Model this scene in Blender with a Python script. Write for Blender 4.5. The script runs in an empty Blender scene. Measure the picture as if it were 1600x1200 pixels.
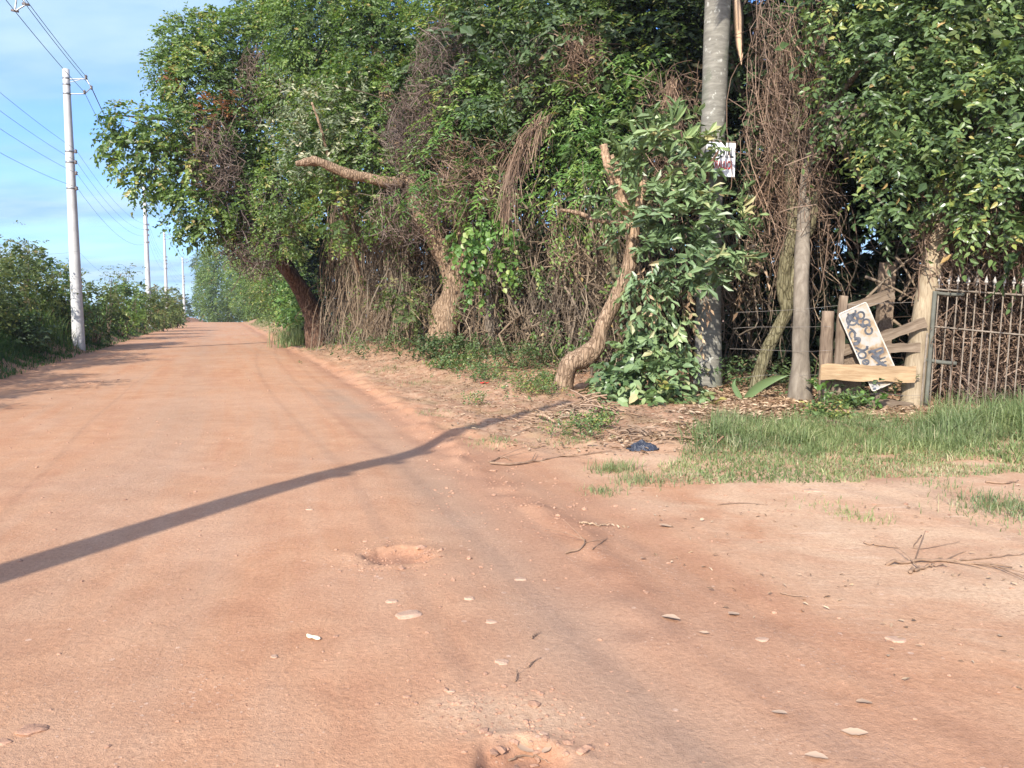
import bpy, bmesh, math, random
import numpy as np
from mathutils import Vector, Matrix

R = np.random.default_rng(7)
random.seed(7)
scene = bpy.context.scene
COL = scene.collection

# ------------------------------------------------------------------ camera, sky, sun, exposure
EYE = 1.55
FPX = 1200.0                       # focal length in pixels of the 1600 px wide picture
PITCH = math.atan(100 / FPX)
cam_d = bpy.data.cameras.new("camera")
cam = bpy.data.objects.new("camera", cam_d)
COL.objects.link(cam)
cam.location = (0, 0, EYE)
cam.rotation_euler = (math.pi / 2 - PITCH, 0, 0)
cam_d.sensor_width = 36
cam_d.lens = 36 * FPX / 1600
cam_d.clip_start = 0.05
cam_d.clip_end = 6000
scene.camera = cam
scene.render.resolution_x = 1024
scene.render.resolution_y = 768

SUN_EL = math.radians(32)
SUN_AZ = math.atan2(-0.42, -0.907)     # direction towards the sun, from +Y clockwise
world = bpy.data.worlds.new("World")
scene.world = world
world.use_nodes = True
wn, wl = world.node_tree.nodes, world.node_tree.links
wn.clear()
w_out = wn.new("ShaderNodeOutputWorld")
w_bg = wn.new("ShaderNodeBackground")
w_bg.inputs[1].default_value = 0.15
sky = wn.new("ShaderNodeTexSky")
sky.sky_type = 'NISHITA'
sky.sun_disc = False
sky.sun_elevation = SUN_EL
sky.sun_rotation = SUN_AZ
sky.air_density = 1.0
sky.dust_density = 0.6
sky.ozone_density = 1.6
tc = wn.new("ShaderNodeTexCoord")
sep = wn.new("ShaderNodeSeparateXYZ")
wl.new(tc.outputs["Generated"], sep.inputs[0])
def wmath(op, a, b=None, c=None):
    m = wn.new("ShaderNodeMath"); m.operation = op
    for i, v in enumerate((a, b, c)):
        if v is None: continue
        if isinstance(v, (int, float)): m.inputs[i].default_value = v
        else: wl.new(v, m.inputs[i])
    return m.outputs[0]
zc = wmath('MAXIMUM', sep.outputs[2], 0.0)
den = wmath('ADD', zc, 0.14)
cx = wmath('DIVIDE', sep.outputs[0], den)
cy = wmath('DIVIDE', sep.outputs[1], den)
comb = wn.new("ShaderNodeCombineXYZ")
wl.new(cx, comb.inputs[0]); wl.new(cy, comb.inputs[1])
mp = wn.new("ShaderNodeMapping")
mp.inputs["Location"].default_value = (3.3, 1.2, 0)
mp.inputs["Rotation"].default_value = (0, 0, 0.35)
mp.inputs["Scale"].default_value = (0.8, 1.5, 1)
wl.new(comb.outputs[0], mp.inputs[0])
n1 = wn.new("ShaderNodeTexNoise")
n1.inputs["Scale"].default_value = 0.9
n1.inputs["Detail"].default_value = 7
n1.inputs["Roughness"].default_value = 0.52
n1.inputs["Distortion"].default_value = 0.4
wl.new(mp.outputs[0], n1.inputs["Vector"])
cr = wn.new("ShaderNodeValToRGB")
cr.color_ramp.elements[0].position = 0.41
cr.color_ramp.elements[0].color = (0.08, 0.08, 0.08, 1)
cr.color_ramp.elements[1].position = 0.64
cr.color_ramp.elements[1].color = (0.92, 0.92, 0.92, 1)
wl.new(n1.outputs[0], cr.inputs[0])
n2 = wn.new("ShaderNodeTexNoise")
n2.inputs["Scale"].default_value = 2.2
n2.inputs["Detail"].default_value = 5
wl.new(mp.outputs[0], n2.inputs["Vector"])
ccol = wn.new("ShaderNodeValToRGB")
ccol.color_ramp.elements[0].position = 0.35
ccol.color_ramp.elements[0].color = (0.34, 0.57, 0.87, 1)
ccol.color_ramp.elements[1].position = 0.62
ccol.color_ramp.elements[1].color = (0.54, 0.74, 0.95, 1)
wl.new(n2.outputs[0], ccol.inputs[0])
csc = wn.new("ShaderNodeVectorMath"); csc.operation = 'SCALE'
csc.inputs["Scale"].default_value = 3.9
wl.new(ccol.outputs[0], csc.inputs[0])
# warm glow added to the sky around the sun to raise fill light
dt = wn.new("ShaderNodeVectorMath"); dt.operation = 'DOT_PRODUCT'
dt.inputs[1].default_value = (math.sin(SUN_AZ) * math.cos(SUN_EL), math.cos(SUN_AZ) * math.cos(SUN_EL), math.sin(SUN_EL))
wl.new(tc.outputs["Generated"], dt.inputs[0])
fill_glow = wmath('MULTIPLY', wmath('POWER', wmath('MAXIMUM', dt.outputs["Value"], 0.0), 2.0), 5.5)
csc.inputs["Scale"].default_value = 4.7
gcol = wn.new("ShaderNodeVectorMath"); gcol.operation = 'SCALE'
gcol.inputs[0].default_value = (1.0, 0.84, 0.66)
wl.new(fill_glow, gcol.inputs["Scale"])
sks = wn.new("ShaderNodeVectorMath"); sks.operation = 'MULTIPLY'
sks.inputs[1].default_value = (0.56, 0.80, 1.16)
wl.new(sky.outputs[0], sks.inputs[0])
mx = wn.new("ShaderNodeMix"); mx.data_type = 'RGBA'
low = wmath('MULTIPLY', wmath('SUBTRACT', 0.28, zc), 2.0)
fac = wmath('MINIMUM', wmath('MAXIMUM', wmath('ADD', cr.outputs[0], low), 0.0), 0.97)
wl.new(fac, mx.inputs[0])
wl.new(sks.outputs[0], mx.inputs[6])
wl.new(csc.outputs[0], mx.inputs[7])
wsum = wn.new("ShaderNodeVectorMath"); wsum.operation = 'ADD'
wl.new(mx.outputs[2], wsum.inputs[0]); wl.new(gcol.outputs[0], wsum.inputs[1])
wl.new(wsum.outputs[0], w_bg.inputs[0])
wl.new(w_bg.outputs[0], w_out.inputs[0])

sun_d = bpy.data.lights.new("sun", 'SUN')
sun_d.energy = 4.6
sun_d.angle = math.radians(0.5)
sun_d.color = (1.0, 0.93, 0.83)
sun = bpy.data.objects.new("sun", sun_d)
COL.objects.link(sun)
sd = Vector((math.sin(SUN_AZ) * math.cos(SUN_EL), math.cos(SUN_AZ) * math.cos(SUN_EL), math.sin(SUN_EL)))
sun.rotation_euler = sd.to_track_quat('Z', 'Y').to_euler()
sun.location = sd * 50

vs = scene.view_settings
scene.display_settings.display_device = 'sRGB'
vs.view_transform = 'Standard'
vs.look = 'None'
vs.exposure = 0.82
vs.gamma = 1
vs.use_curve_mapping = False
HAZE = 0.0004
scene.cycles.volume_bounces = 0
scene.cycles.max_bounces = 6
scene.cycles.diffuse_bounces = 4
scene.cycles.transmission_bounces = 3
scene.cycles.transparent_max_bounces = 4

# ------------------------------------------------------------------ picture <-> place
CT, ST = math.cos(PITCH), math.sin(PITCH)
def ray(px, py):
    u = (np.asarray(px, float) - 800) / FPX
    v = (600 - np.asarray(py, float)) / FPX
    return u, CT + ST * v, -ST + CT * v
def P(px, py, d):
    """point seen at pixel (px,py) of the 1600x1200 photo at distance d along the view's ground direction"""
    x, y, z = ray(px, py)
    t = d / y
    return np.array([x * t, y * t, EYE + z * t]).T
def proj(x, y, z):
    z = z - EYE
    f = y * CT - z * ST
    up = y * ST + z * CT
    f = np.where(f < 0.05, 0.05, f)
    return 800 + FPX * x / f, 600 - FPX * up / f

def sm(x, a, b):
    t = np.clip((x - a) / (b - a), 0, 1)
    return t * t * (3 - 2 * t)
def n2d(x, y, s, seed=0):
    """smooth pseudo-noise in -1..1"""
    r = np.random.default_rng(1000 + seed)
    out = 0
    for k in range(6):
        a = r.uniform(0, 2 * math.pi); f = s * r.uniform(0.6, 1.7); p = r.uniform(0, 6.28)
        q = r.uniform(0.3, 1.2)
        out = out + np.sin((x * math.cos(a) + y * math.sin(a)) * f * 6.28 + p + q * np.sin((y * math.cos(a) - x * math.sin(a)) * f * 4 + p))
    return out / 6 * 1.6

_HK = np.array([-400, -5, 8, 15, 25, 38, 50, 70, 90, 110, 130, 150, 180, 300, 500, 3000.])
_HV = np.array([0, 0, 0, .07, .26, .45, .6, .8, .96, 1.1, 1.2, 1.1, .6, -4, -9, -12.])
def Hroad(y):
    y = np.asarray(y, float)
    return (np.interp(y, _HK, _HV) + np.interp(y - 4 - y*0.03, _HK, _HV) + np.interp(y + 4 + y*0.03, _HK, _HV)) / 3
def ground_flat(px, py, hf=lambda x, y: Hroad(y)):
    x, y, z = ray(px, py)
    ts = np.concatenate([np.linspace(1, 60, 3000), np.linspace(60, 300, 3000)])
    X, Y, Z = x * ts, y * ts, EYE + z * ts
    below = Z < hf(X, Y)
    i = int(np.argmax(below))
    if not below.any(): i = len(ts) - 1
    return X[i], Y[i]
def edge(pts):
    w = [ground_flat(a, b) for a, b in pts]
    w.sort(key=lambda p: p[1])
    return np.array([p[1] for p in w]), np.array([p[0] for p in w])
LY, LX = edge([(0, 597), (70, 572), (150, 549), (215, 527), (262, 512), (290, 504.5)])
RY, RX = edge([(1200, 1200), (935, 930), (780, 790), (670, 690), (610, 645), (560, 608), (500, 572), (440, 542), (405, 520), (375, 504.5)])
LY = np.concatenate([[-400, -5, 6, 12], LY]); LX = np.concatenate([[-5, -5.2, -7.3, -9.2], LX])
RY = np.concatenate([[-400, -5, 1], RY]); RX = np.concatenate([[4.5, 3.0, 1.5], RX])
def _ext(Y, X):
    s = -0.33
    return np.append(Y, 3000), np.append(X, X[-1] + s * (3000 - Y[-1]))
LY, LX = _ext(LY, LX); RY, RX = _ext(RY, RX)
def XL(y): return (np.interp(y, LY, LX) + np.interp(y - 2, LY, LX) + np.interp(y + 2, LY, LX)) / 3
def XR(y): return (np.interp(y, RY, RX) + np.interp(y - .7, RY, RX) + np.interp(y + .7, RY, RX)) / 3

POT = [(*ground_flat(620, 868), .25, .19, .05), (*ground_flat(815, 1192), .18, .14, .045)]
def _line(pts): return np.array([ground_flat(a, b) for a, b in pts])
RIDGE = _line([(650, 668), (700, 706), (790, 775), (900, 835), (960, 905), (1010, 1000)])
GREY = _line([(520, 610), (590, 668), (660, 740), (760, 850), (880, 960), (1010, 1070), (1120, 1190), (1180, 1300)])
def dline(x, y, L):
    d = np.full(np.shape(x), 1e9)
    for a, b in zip(L[:-1], L[1:]):
        v = b - a; ll = v @ v
        t = np.clip(((x - a[0]) * v[0] + (y - a[1]) * v[1]) / ll, 0, 1)
        d = np.minimum(d, np.hypot(x - a[0] - t * v[0], y - a[1] - t * v[1]))
    return d
def H(x, y):
    x = np.asarray(x, float); y = np.asarray(y, float)
    r = np.hypot(x, y)
    h = Hroad(y)
    lo = XL(y) - x + .35 * n2d(x, y, .12, 1) + .15 * n2d(x, y, .5, 11)
    ro = x - XR(y)
    ro2 = ro + .3 * n2d(x, y, .14, 2)
    h = h + sm(lo, 0, 2.2) * (.9 + .12 * n2d(x, y, .1, 3)) * sm(y, 6, 20) + sm(lo, 2.0, 7) * .7 * sm(y, 6, 20)
    amp = np.interp(y, [0, 13, 16, 19, 22, 30, 60, 140, 300], [0, 0, .1, .38, .5, .62, .8, .8, 3.0])
    h = h + sm(ro2, .2, 3.2) * amp
    h = h + sm(ro, -.2, .3) * .012 * (y < 13) + .0
    h = h + .07 * sm(ro + .12 * n2d(x, y, .7, 31), .0, .3) * sm(y, 7.5, 10) * (1 + .6 * n2d(x, y, 1.1, 32)) * (1 - .5 * sm(ro, .5, 1.5))
    h = h + .02 * n2d(x, y, .16, 4) * sm(r, 1, 6) + .004 * n2d(x, y, .5, 5) + .0012 * n2d(x, y, 2.1, 6)
    h = h + (.02 * n2d(x, y, .8, 7) + .012 * n2d(x, y, 2.3, 8)) * sm(ro, .1, .8) * sm(y, 7, 11)
    h = h + .004 * n2d(x, y, 1.3, 9) * sm(ro, .1, .6)
    h = h + .022 * np.exp(-(dline(x, y, RIDGE) / .16) ** 2) * (1 + .9 * n2d(x, y, 1.5, 10))
    h = h - .018 * np.exp(-(dline(x, y, GREY) / .3) ** 2)
    for (qx, qy, ra, rb, dp) in POT:
        q = np.sqrt(((x - qx) / ra) ** 2 + ((y - qy) / rb) ** 2) + .14 * n2d(x, y, 2.5, 12) + .12 * n2d(x, y, 6, 13)
        h = h - dp * (1 - sm(q, .45, 1.05)) + .008 * np.exp(-((q - 1.15) / .25) ** 2)
    m = P(800, 640, 14.0)
    h = h + .22 * np.exp(-(((x - m[0] ) / .7) ** 2 + ((y - 14.6) / .6) ** 2))
    return h
def G(px, py):
    x, y = ground_flat(px, py, H)
    return np.array([x, y, float(H(x, y))])
def on(px, d):
    """ground point on the picture column px at distance d"""
    x = (px - 800) / FPX * d * 1.003
    return np.array([x, d, float(H(x, d))])

# ------------------------------------------------------------------ object helpers
def tag(o, label=None, cat=None, group=None, kind=None):
    if label: o["label"] = label
    if cat: o["category"] = cat
    if group: o["group"] = group
    if kind: o["kind"] = kind
    return o
def mesh(name, V, F, mat, parent=None, smooth=False, fattr=None, cattr=None, mats=None, midx=None):
    """V (n,3), F array (m,k) or list of such arrays"""
    V = np.asarray(V, dtype=np.float32)
    if parent is not None:
        V = V - np.array(parent_world(parent), dtype=np.float32)
    me = bpy.data.meshes.new(name)
    Fs = F if isinstance(F, list) else [F]
    Fs = [np.asarray(f, dtype=np.int32) for f in Fs if len(f)]
    nl = sum(f.size for f in Fs); nf = sum(len(f) for f in Fs)
    me.vertices.add(len(V)); me.vertices.foreach_set("co", V.ravel())
    me.loops.add(nl); me.polygons.add(nf)
    me.loops.foreach_set("vertex_index", np.concatenate([f.ravel() for f in Fs]))
    tot = np.concatenate([np.full(len(f), f.shape[1], np.int32) for f in Fs])
    st = np.concatenate([[0], np.cumsum(tot)[:-1]]).astype(np.int32)
    me.polygons.foreach_set("loop_start", st)
    me.polygons.foreach_set("loop_total", tot)
    me.update(calc_edges=True)
    me.polygons.foreach_set("use_smooth", np.full(nf, bool(smooth)))
    if fattr is not None:
        a = me.attributes.new("v", 'FLOAT', 'FACE'); a.data.foreach_set("value", np.asarray(fattr, np.float32))
    if cattr is not None:
        for nm, arr in cattr.items():
            if arr.ndim == 2:
                a = me.attributes.new(nm, 'FLOAT_COLOR', 'POINT'); a.data.foreach_set("color", arr.astype(np.float32).ravel())
            else:
                a = me.attributes.new(nm, 'FLOAT', 'POINT'); a.data.foreach_set("value", arr.astype(np.float32))
    if mats:
        for m in mats: me.materials.append(m)
        me.polygons.foreach_set("material_index", np.asarray(midx, np.int32))
    else:
        me.materials.append(mat)
    o = bpy.data.objects.new(name, me)
    COL.objects.link(o)
    if parent is not None: o.parent = parent
    return o
def parent_world(p):
    v = np.zeros(3)
    while p is not None:
        v = v + np.array(p.location); p = p.parent
    return v
def root(name, loc, label, cat, group=None):
    o = bpy.data.objects.new(name, None)
    o.empty_display_size = .2
    COL.objects.link(o); o.location = tuple(float(c) for c in loc)
    return tag(o, label, cat, group)
class Acc:
    """collects vertices and faces"""
    def __init__(s): s.v = []; s.t = []; s.q = []; s.n = 0; s.ta = []; s.qa = []
    def add(s, V, F, a=None):
        F = np.asarray(F) + s.n
        V = np.asarray(V, np.float32).reshape(-1, 3)
        s.v.append(V); s.n += len(V)
        if a is None: a = np.zeros(len(F), np.float32)
        a = np.broadcast_to(np.asarray(a, np.float32), (len(F),))
        if F.shape[1] == 3: s.t.append(F); s.ta.append(a)
        else: s.q.append(F); s.qa.append(a)
        return s
    def build(s, name, mat, parent=None, smooth=False):
        Fs = []; A = []
        if s.t: Fs.append(np.concatenate(s.t)); A.append(np.concatenate(s.ta))
        if s.q: Fs.append(np.concatenate(s.q)); A.append(np.concatenate(s.qa))
        return mesh(name, np.concatenate(s.v), Fs, mat, parent, smooth, np.concatenate(A))
def norm(v):
    return v / np.maximum(np.linalg.norm(v, axis=-1, keepdims=True), 1e-9)
def resample(pts, n):
    pts = np.asarray(pts, float)
    if len(pts) > 2:     # smooth with catmull-rom
        q = np.vstack([2 * pts[0] - pts[1], pts, 2 * pts[-1] - pts[-2]])
        out = []
        for i in range(len(pts) - 1):
            t = np.linspace(0, 1, 12, endpoint=False)[:, None]
            a, b, c, d = q[i], q[i + 1], q[i + 2], q[i + 3]
            out.append(.5 * ((2 * b) + (-a + c) * t + (2 * a - 5 * b + 4 * c - d) * t ** 2 + (-a + 3 * b - 3 * c + d) * t ** 3))
        out.append(pts[-1:]); pts = np.vstack(out)
    s = np.concatenate([[0], np.cumsum(np.linalg.norm(np.diff(pts, axis=0), axis=1))])
    u = np.linspace(0, s[-1], n)
    return np.stack([np.interp(u, s, pts[:, k]) for k in range(3)], 1)
def tube(pts, rad, sides=8, n=None, rough=0.0, cap=True, seed=0, ell=1.0):
    """tapered tube along points; rad is a number or a list along it"""
    pts = np.asarray(pts, float)
    if n is None: n = len(pts)
    else: pts = resample(pts, n)
    rad = np.interp(np.linspace(0, 1, n), np.linspace(0, 1, len(np.atleast_1d(rad))), np.atleast_1d(rad))
    T = norm(np.gradient(pts, axis=0))
    ref = np.array([0., 1, 0]) if abs(T[0][1]) < .8 else np.array([1., 0, 0])
    A = np.zeros_like(T); a = norm(np.cross(T[0], ref))
    for i in range(n):
        a = norm(a - T[i] * (a @ T[i])); A[i] = a
    B = np.cross(T, A)
    th = np.linspace(0, 2 * math.pi, sides, endpoint=False)
    rr = np.ones((n, sides))
    if rough:
        r = np.random.default_rng(seed + 5)
        for k in range(4):
            m = r.integers(1, 5); p = r.uniform(0, 6.28); w = r.uniform(1, 4) * 6.28; 
            rr += rough * .45 * np.sin(m * th[None] + p + np.linspace(0, w, n)[:, None] * .5) * np.cos(np.linspace(0, w * 2.3, n)[:, None] + p * 2)
        rr += r.normal(0, rough * .12, (n, sides))
        for k in range(3):     # knots and swellings
            ci, cj = r.uniform(0, n), r.uniform(0, 6.28)
            dj = np.angle(np.exp(1j * (th[None] - cj)))
            rr += rough * r.uniform(.6, 1.6) * np.exp(-((np.arange(n)[:, None] - ci) / (n * .035)) ** 2 - (dj / .6) ** 2)
    V = pts[:, None] + (A[:, None] * np.cos(th)[None, :, None] + B[:, None] * np.sin(th)[None, :, None] * ell) * (rad[:, None] * rr)[..., None]
    i = np.arange(n - 1)[:, None] * sides; j = np.arange(sides)[None]; k = (j + 1) % sides
    F = np.stack([i + j, i + k, i + sides + k, i + sides + j], -1).reshape(-1, 4)
    V = V.reshape(-1, 3); tris = None
    if cap:
        V = np.vstack([V, pts[:1], pts[-1:]])
        c0, c1 = n * sides, n * sides + 1
        j = np.arange(sides); k = (j + 1) % sides
        tris = np.vstack([np.stack([np.full(sides, c0), k, j], 1), np.stack([np.full(sides, c1), (n - 1) * sides + j, (n - 1) * sides + k], 1)])
    return V, F, tris
def acc_tube(acc, *a, v=0.0, **k):
    V, F, T = tube(*a, **k)
    n0 = acc.n
    acc.add(V, F, v)
    if T is not None:
        acc.t.append(np.asarray(T) + n0); acc.ta.append(np.full(len(T), v, np.float32))
def part_tube(name, pts, rad, mat, parent=None, **k):
    a = Acc(); acc_tube(a, pts, rad, **k)
    return a.build(name, mat, parent, smooth=True)
def multi_tubes(acc, PT, rad, sides=3, v=None):
    """PT (N,M,3) many polylines at once, rad (N,) or (N,M)"""
    N, M, _ = PT.shape
    rad = np.broadcast_to(rad[:, None] if np.ndim(rad) == 1 else rad, (N, M))
    T = norm(np.gradient(PT, axis=1))
    ref = norm(np.array([.3, .9, .25]))
    A = norm(np.cross(T, ref)); B = np.cross(T, A)
    th = np.linspace(0, 2 * math.pi, sides, endpoint=False)
    V = PT[:, :, None] + (A[:, :, None] * np.cos(th)[:, None] + B[:, :, None] * np.sin(th)[:, None]) * rad[:, :, None, None]
    n0 = (np.arange(N) * M * sides)[:, None, None]
    i = (np.arange(M - 1) * sides)[None, :, None]; j = np.arange(sides)[None, None]; k = (j + 1) % sides
    F = np.stack([n0 + i + j, n0 + i + k, n0 + i + sides + k, n0 + i + sides + j], -1).reshape(-1, 4)
    a = None if v is None else np.repeat(v, (M - 1) * sides)
    acc.add(V.reshape(-1, 3), F, a)
def box(acc, c, ax, ay, az, hx, hy, hz, v=0., jit=0., seed=0):
    """box with centre c, unit axes and half sizes; jit ruffles its corners"""
    c = np.asarray(c, float)
    r = np.random.default_rng(seed)
    V = []
    for sx in (-1, 1):
        for sy in (-1, 1):
            for sz in (-1, 1):
                V.append(c + ax * hx * sx + ay * hy * sy + az * hz * sz + r.uniform(-jit, jit, 3))
    F = [[0, 1, 3, 2], [4, 6, 7, 5], [0, 4, 5, 1], [2, 3, 7, 6], [0, 2, 6, 4], [1, 5, 7, 3]]
    acc.add(V, F, v)

# ------------------------------------------------------------------ materials
def mat_new(name):
    m = bpy.data.materials.new(name); m.use_nodes = True
    nt = m.node_tree
    for n in list(nt.nodes): nt.nodes.remove(n)
    out = nt.nodes.new("ShaderNodeOutputMaterial")
    return m, nt, out
def ramp(nt, src, stops, interp='LINEAR'):
    c = nt.nodes.new("ShaderNodeValToRGB")
    e = c.color_ramp.elements
    c.color_ramp.interpolation = interp
    e[0].position = stops[0][0]; e[0].color = (*stops[0][1], 1)
    e[1].position = stops[-1][0]; e[1].color = (*stops[-1][1], 1)
    for p, col in stops[1:-1]:
        x = e.new(p); x.color = (*col, 1)
    nt.links.new(src, c.inputs[0])
    return c.outputs[0]
def noise(nt, scale, detail=4, rough=.55, vec=None, dist=0):
    n = nt.nodes.new("ShaderNodeTexNoise")
    n.inputs["Scale"].default_value = scale; n.inputs["Detail"].default_value = detail
    n.inputs["Roughness"].default_value = rough; n.inputs["Distortion"].default_value = dist
    if vec is not None: nt.links.new(vec, n.inputs["Vector"])
    return n.outputs[0]
def coords(nt, scale=(1, 1, 1), which="Object"):
    t = nt.nodes.new("ShaderNodeTexCoord")
    if scale == (1, 1, 1): return t.outputs[which]
    m = nt.nodes.new("ShaderNodeMapping"); m.inputs["Scale"].default_value = scale
    nt.links.new(t.outputs[which], m.inputs[0])
    return m.outputs[0]
def mixc(nt, fac, a, b, mode='MIX'):
    m = nt.nodes.new("ShaderNodeMix"); m.data_type = 'RGBA'; m.blend_type = mode
    for i, v in ((0, fac), (6, a), (7, b)):
        if isinstance(v, (int, float)): m.inputs[i].default_value = v
        elif isinstance(v, tuple): m.inputs[i].default_value = (*v, 1)
        else: nt.links.new(v, m.inputs[i])
    return m.outputs[2]
def mth(nt, op, a, b=0., c=None):
    m = nt.nodes.new("ShaderNodeMath"); m.operation = op
    for i, v in enumerate((a, b) if c is None else (a, b, c)):
        if isinstance(v, (int, float)): m.inputs[i].default_value = v
        else: nt.links.new(v, m.inputs[i])
    return m.outputs[0]
def bump(nt, h, strength=.5, dist=.02, normal=None):
    b = nt.nodes.new("ShaderNodeBump"); b.inputs["Strength"].default_value = strength
    b.inputs["Distance"].default_value = dist
    nt.links.new(h, b.inputs["Height"])
    if normal is not None: nt.links.new(normal, b.inputs["Normal"])
    return b.outputs[0]
def principled(nt, out, col, rough=.8, nrm=None, spec=.3, metal=0.):
    p = nt.nodes.new("ShaderNodeBsdfPrincipled")
    if isinstance(col, tuple): p.inputs["Base Color"].default_value = (*col, 1)
    else: nt.links.new(col, p.inputs["Base Color"])
    if isinstance(rough, (int, float)): p.inputs["Roughness"].default_value = rough
    else: nt.links.new(rough, p.inputs["Roughness"])
    p.inputs["Specular IOR Level"].default_value = spec
    p.inputs["Metallic"].default_value = metal
    if nrm is not None: nt.links.new(nrm, p.inputs["Normal"])
    if out is not None: nt.links.new(p.outputs[0], out.inputs[0])
    return p
def leaf_mat(name, stops, gloss=.45, spec=.4, trans=.4):
    m, nt, out = mat_new(name)
    at = nt.nodes.new("ShaderNodeAttribute"); at.attribute_name = "v"
    col = ramp(nt, at.outputs["Fac"], stops)
    big = noise(nt, .55, 2, .5, coords(nt))
    col = mixc(nt, 1.0, col, ramp(nt, big, [(.3, (.8, .84, .86)), (.7, (1.18, 1.12, 1.0))]), 'MULTIPLY')
    p = principled(nt, None, col, gloss, None, spec)
    tr = nt.nodes.new("ShaderNodeBsdfTranslucent")
    tcol = mixc(nt, 1.0, col, (1.25, 1.35, .6), 'MULTIPLY')
    nt.links.new(tcol, tr.inputs[0])
    mixs = nt.nodes.new("ShaderNodeMixShader"); mixs.inputs[0].default_value = trans
    nt.links.new(p.outputs[0], mixs.inputs[1]); nt.links.new(tr.outputs[0], mixs.inputs[2])
    nt.links.new(mixs.outputs[0], out.inputs[0])
    return m
def bark_mat(name, dark, mid, light, scale=(9, 9, 2.2), bstr=.6, rings=False, spots=False, cracks=True):
    m, nt, out = mat_new(name)
    v = coords(nt, scale)
    n = noise(nt, 2.2, 6, .62, v, .3)
    col = ramp(nt, n, [(.28, dark), (.5, mid), (.72, light)])
    h = noise(nt, 5, 5, .7, v)
    vk = nt.nodes.new("ShaderNodeTexVoronoi"); vk.feature = 'DISTANCE_TO_EDGE'; vk.inputs["Scale"].default_value = 1.6
    wv = nt.nodes.new("ShaderNodeVectorMath"); wv.operation = 'ADD'
    nw = nt.nodes.new("ShaderNodeTexNoise"); nw.inputs["Scale"].default_value = 1.2; nt.links.new(v, nw.inputs["Vector"])
    nt.links.new(v, wv.inputs[0]); nt.links.new(nw.outputs["Color"], wv.inputs[1]); nt.links.new(wv.outputs[0], vk.inputs["Vector"])
    if not rings and cracks:
        crk = ramp(nt, vk.outputs["Distance"], [(0, (.4, .37, .35)), (.12, (1, 1, 1))])
        col = mixc(nt, .85, col, crk, 'MULTIPLY')
        h = mth(nt, 'ADD', h, mth(nt, 'MINIMUM', mth(nt, 'MULTIPLY', vk.outputs["Distance"], 4.), .6))
        bstr = min(1., bstr * 1.5)
    if rings:
        w = nt.nodes.new("ShaderNodeTexWave"); w.bands_direction = 'Z'
        w.inputs["Scale"].default_value = 1.7; w.inputs["Distortion"].default_value = 3; w.inputs["Detail"].default_value = 3
        nt.links.new(coords(nt), w.inputs["Vector"])
        col = mixc(nt, mth(nt, 'MULTIPLY', w.outputs[1], .28), col, tuple(c * .6 for c in mid))
    if spots:
        n3 = noise(nt, 9, 3, .6, coords(nt, (1, 1, .8)))
        f = ramp(nt, n3, [(.6, (0, 0, 0)), (.68, (1, 1, 1))])
        col = mixc(nt, mth(nt, 'MULTIPLY', f, .75), col, (.46, .46, .41))
        n4 = noise(nt, 2.2, 3, .6, coords(nt, (1, 1, .6)))
        f2 = ramp(nt, n4, [(.52, (0, 0, 0)), (.66, (1, 1, 1))])
        col = mixc(nt, mth(nt, 'MULTIPLY', f2, .5), col, (.11, .13, .085))
    principled(nt, out, col, .9, bump(nt, h, bstr, .03), .15)
    return m

# greens (linear base colours)
M = {}
M['leaf_mid'] = leaf_mat('mid_green_leaves', [(0, (0.053, 0.084, 0.025)), (.35, (0.101, 0.171, 0.046)), (.75, (0.176, 0.267, 0.070)), (.93, (0.292, 0.365, 0.103)), (1, (0.400, 0.294, 0.128))], .42, .5)
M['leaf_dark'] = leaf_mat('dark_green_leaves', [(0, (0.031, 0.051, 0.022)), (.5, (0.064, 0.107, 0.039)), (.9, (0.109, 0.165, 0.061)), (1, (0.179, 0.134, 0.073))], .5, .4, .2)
M['leaf_bright'] = leaf_mat('bright_yellow_green_leaves', [(0, (0.064, 0.128, 0.039)), (.4, (0.128, 0.244, 0.061)), (.8, (0.218, 0.342, 0.091)), (1, (0.346, 0.403, 0.134))], .4, .45, .35)
M['leaf_glossy'] = leaf_mat('glossy_deep_green_leaves', [(0, (0.043, 0.074, 0.030)), (.45, (0.090, 0.148, 0.054)), (.8, (0.152, 0.224, 0.077)), (.95, (0.277, 0.317, 0.089)), (1, (0.408, 0.283, 0.128))], .34, .5, .25)
M['leaf_blue'] = leaf_mat('bluish_fleshy_leaves', [(0, (0.077, 0.122, 0.055)), (.5, (0.154, 0.232, 0.104)), (.9, (0.256, 0.342, 0.159)), (1, (0.384, 0.329, 0.183))], .4, .5, .15)
M['leaf_pale'] = leaf_mat('pale_silvery_leaves', [(0, (0.090, 0.122, 0.073)), (.5, (0.192, 0.232, 0.134)), (.85, (0.333, 0.354, 0.232)), (1, (0.486, 0.439, 0.317))], .5, .4, .2)
M['leaf_olive'] = leaf_mat('olive_leaves', [(0, (0.058, 0.085, 0.032)), (.5, (0.128, 0.171, 0.059)), (.85, (0.230, 0.256, 0.098)), (1, (0.282, 0.207, 0.110))], .55, .3)
M['leaf_red'] = leaf_mat('rusty_dry_leaves', [(0, (.09, .045, .025)), (.5, (.2, .085, .045)), (1, (.3, .14, .07))], .7, .2)
M['leaf_brown'] = leaf_mat('dry_brown_leaves', [(0, (.11, .07, .045)), (.5, (.25, .165, .105)), (1, (.5, .38, .27))], .8, .15, .06)
M['shade_leaf'] = leaf_mat('shade_darkened_leaves', [(0, (.012, .02, .011)), (.6, (.02, .036, .017)), (1, (.045, .04, .022))], .7, .15, .1)  # leaf colour darkened to stand in for shade inside the wood
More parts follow.
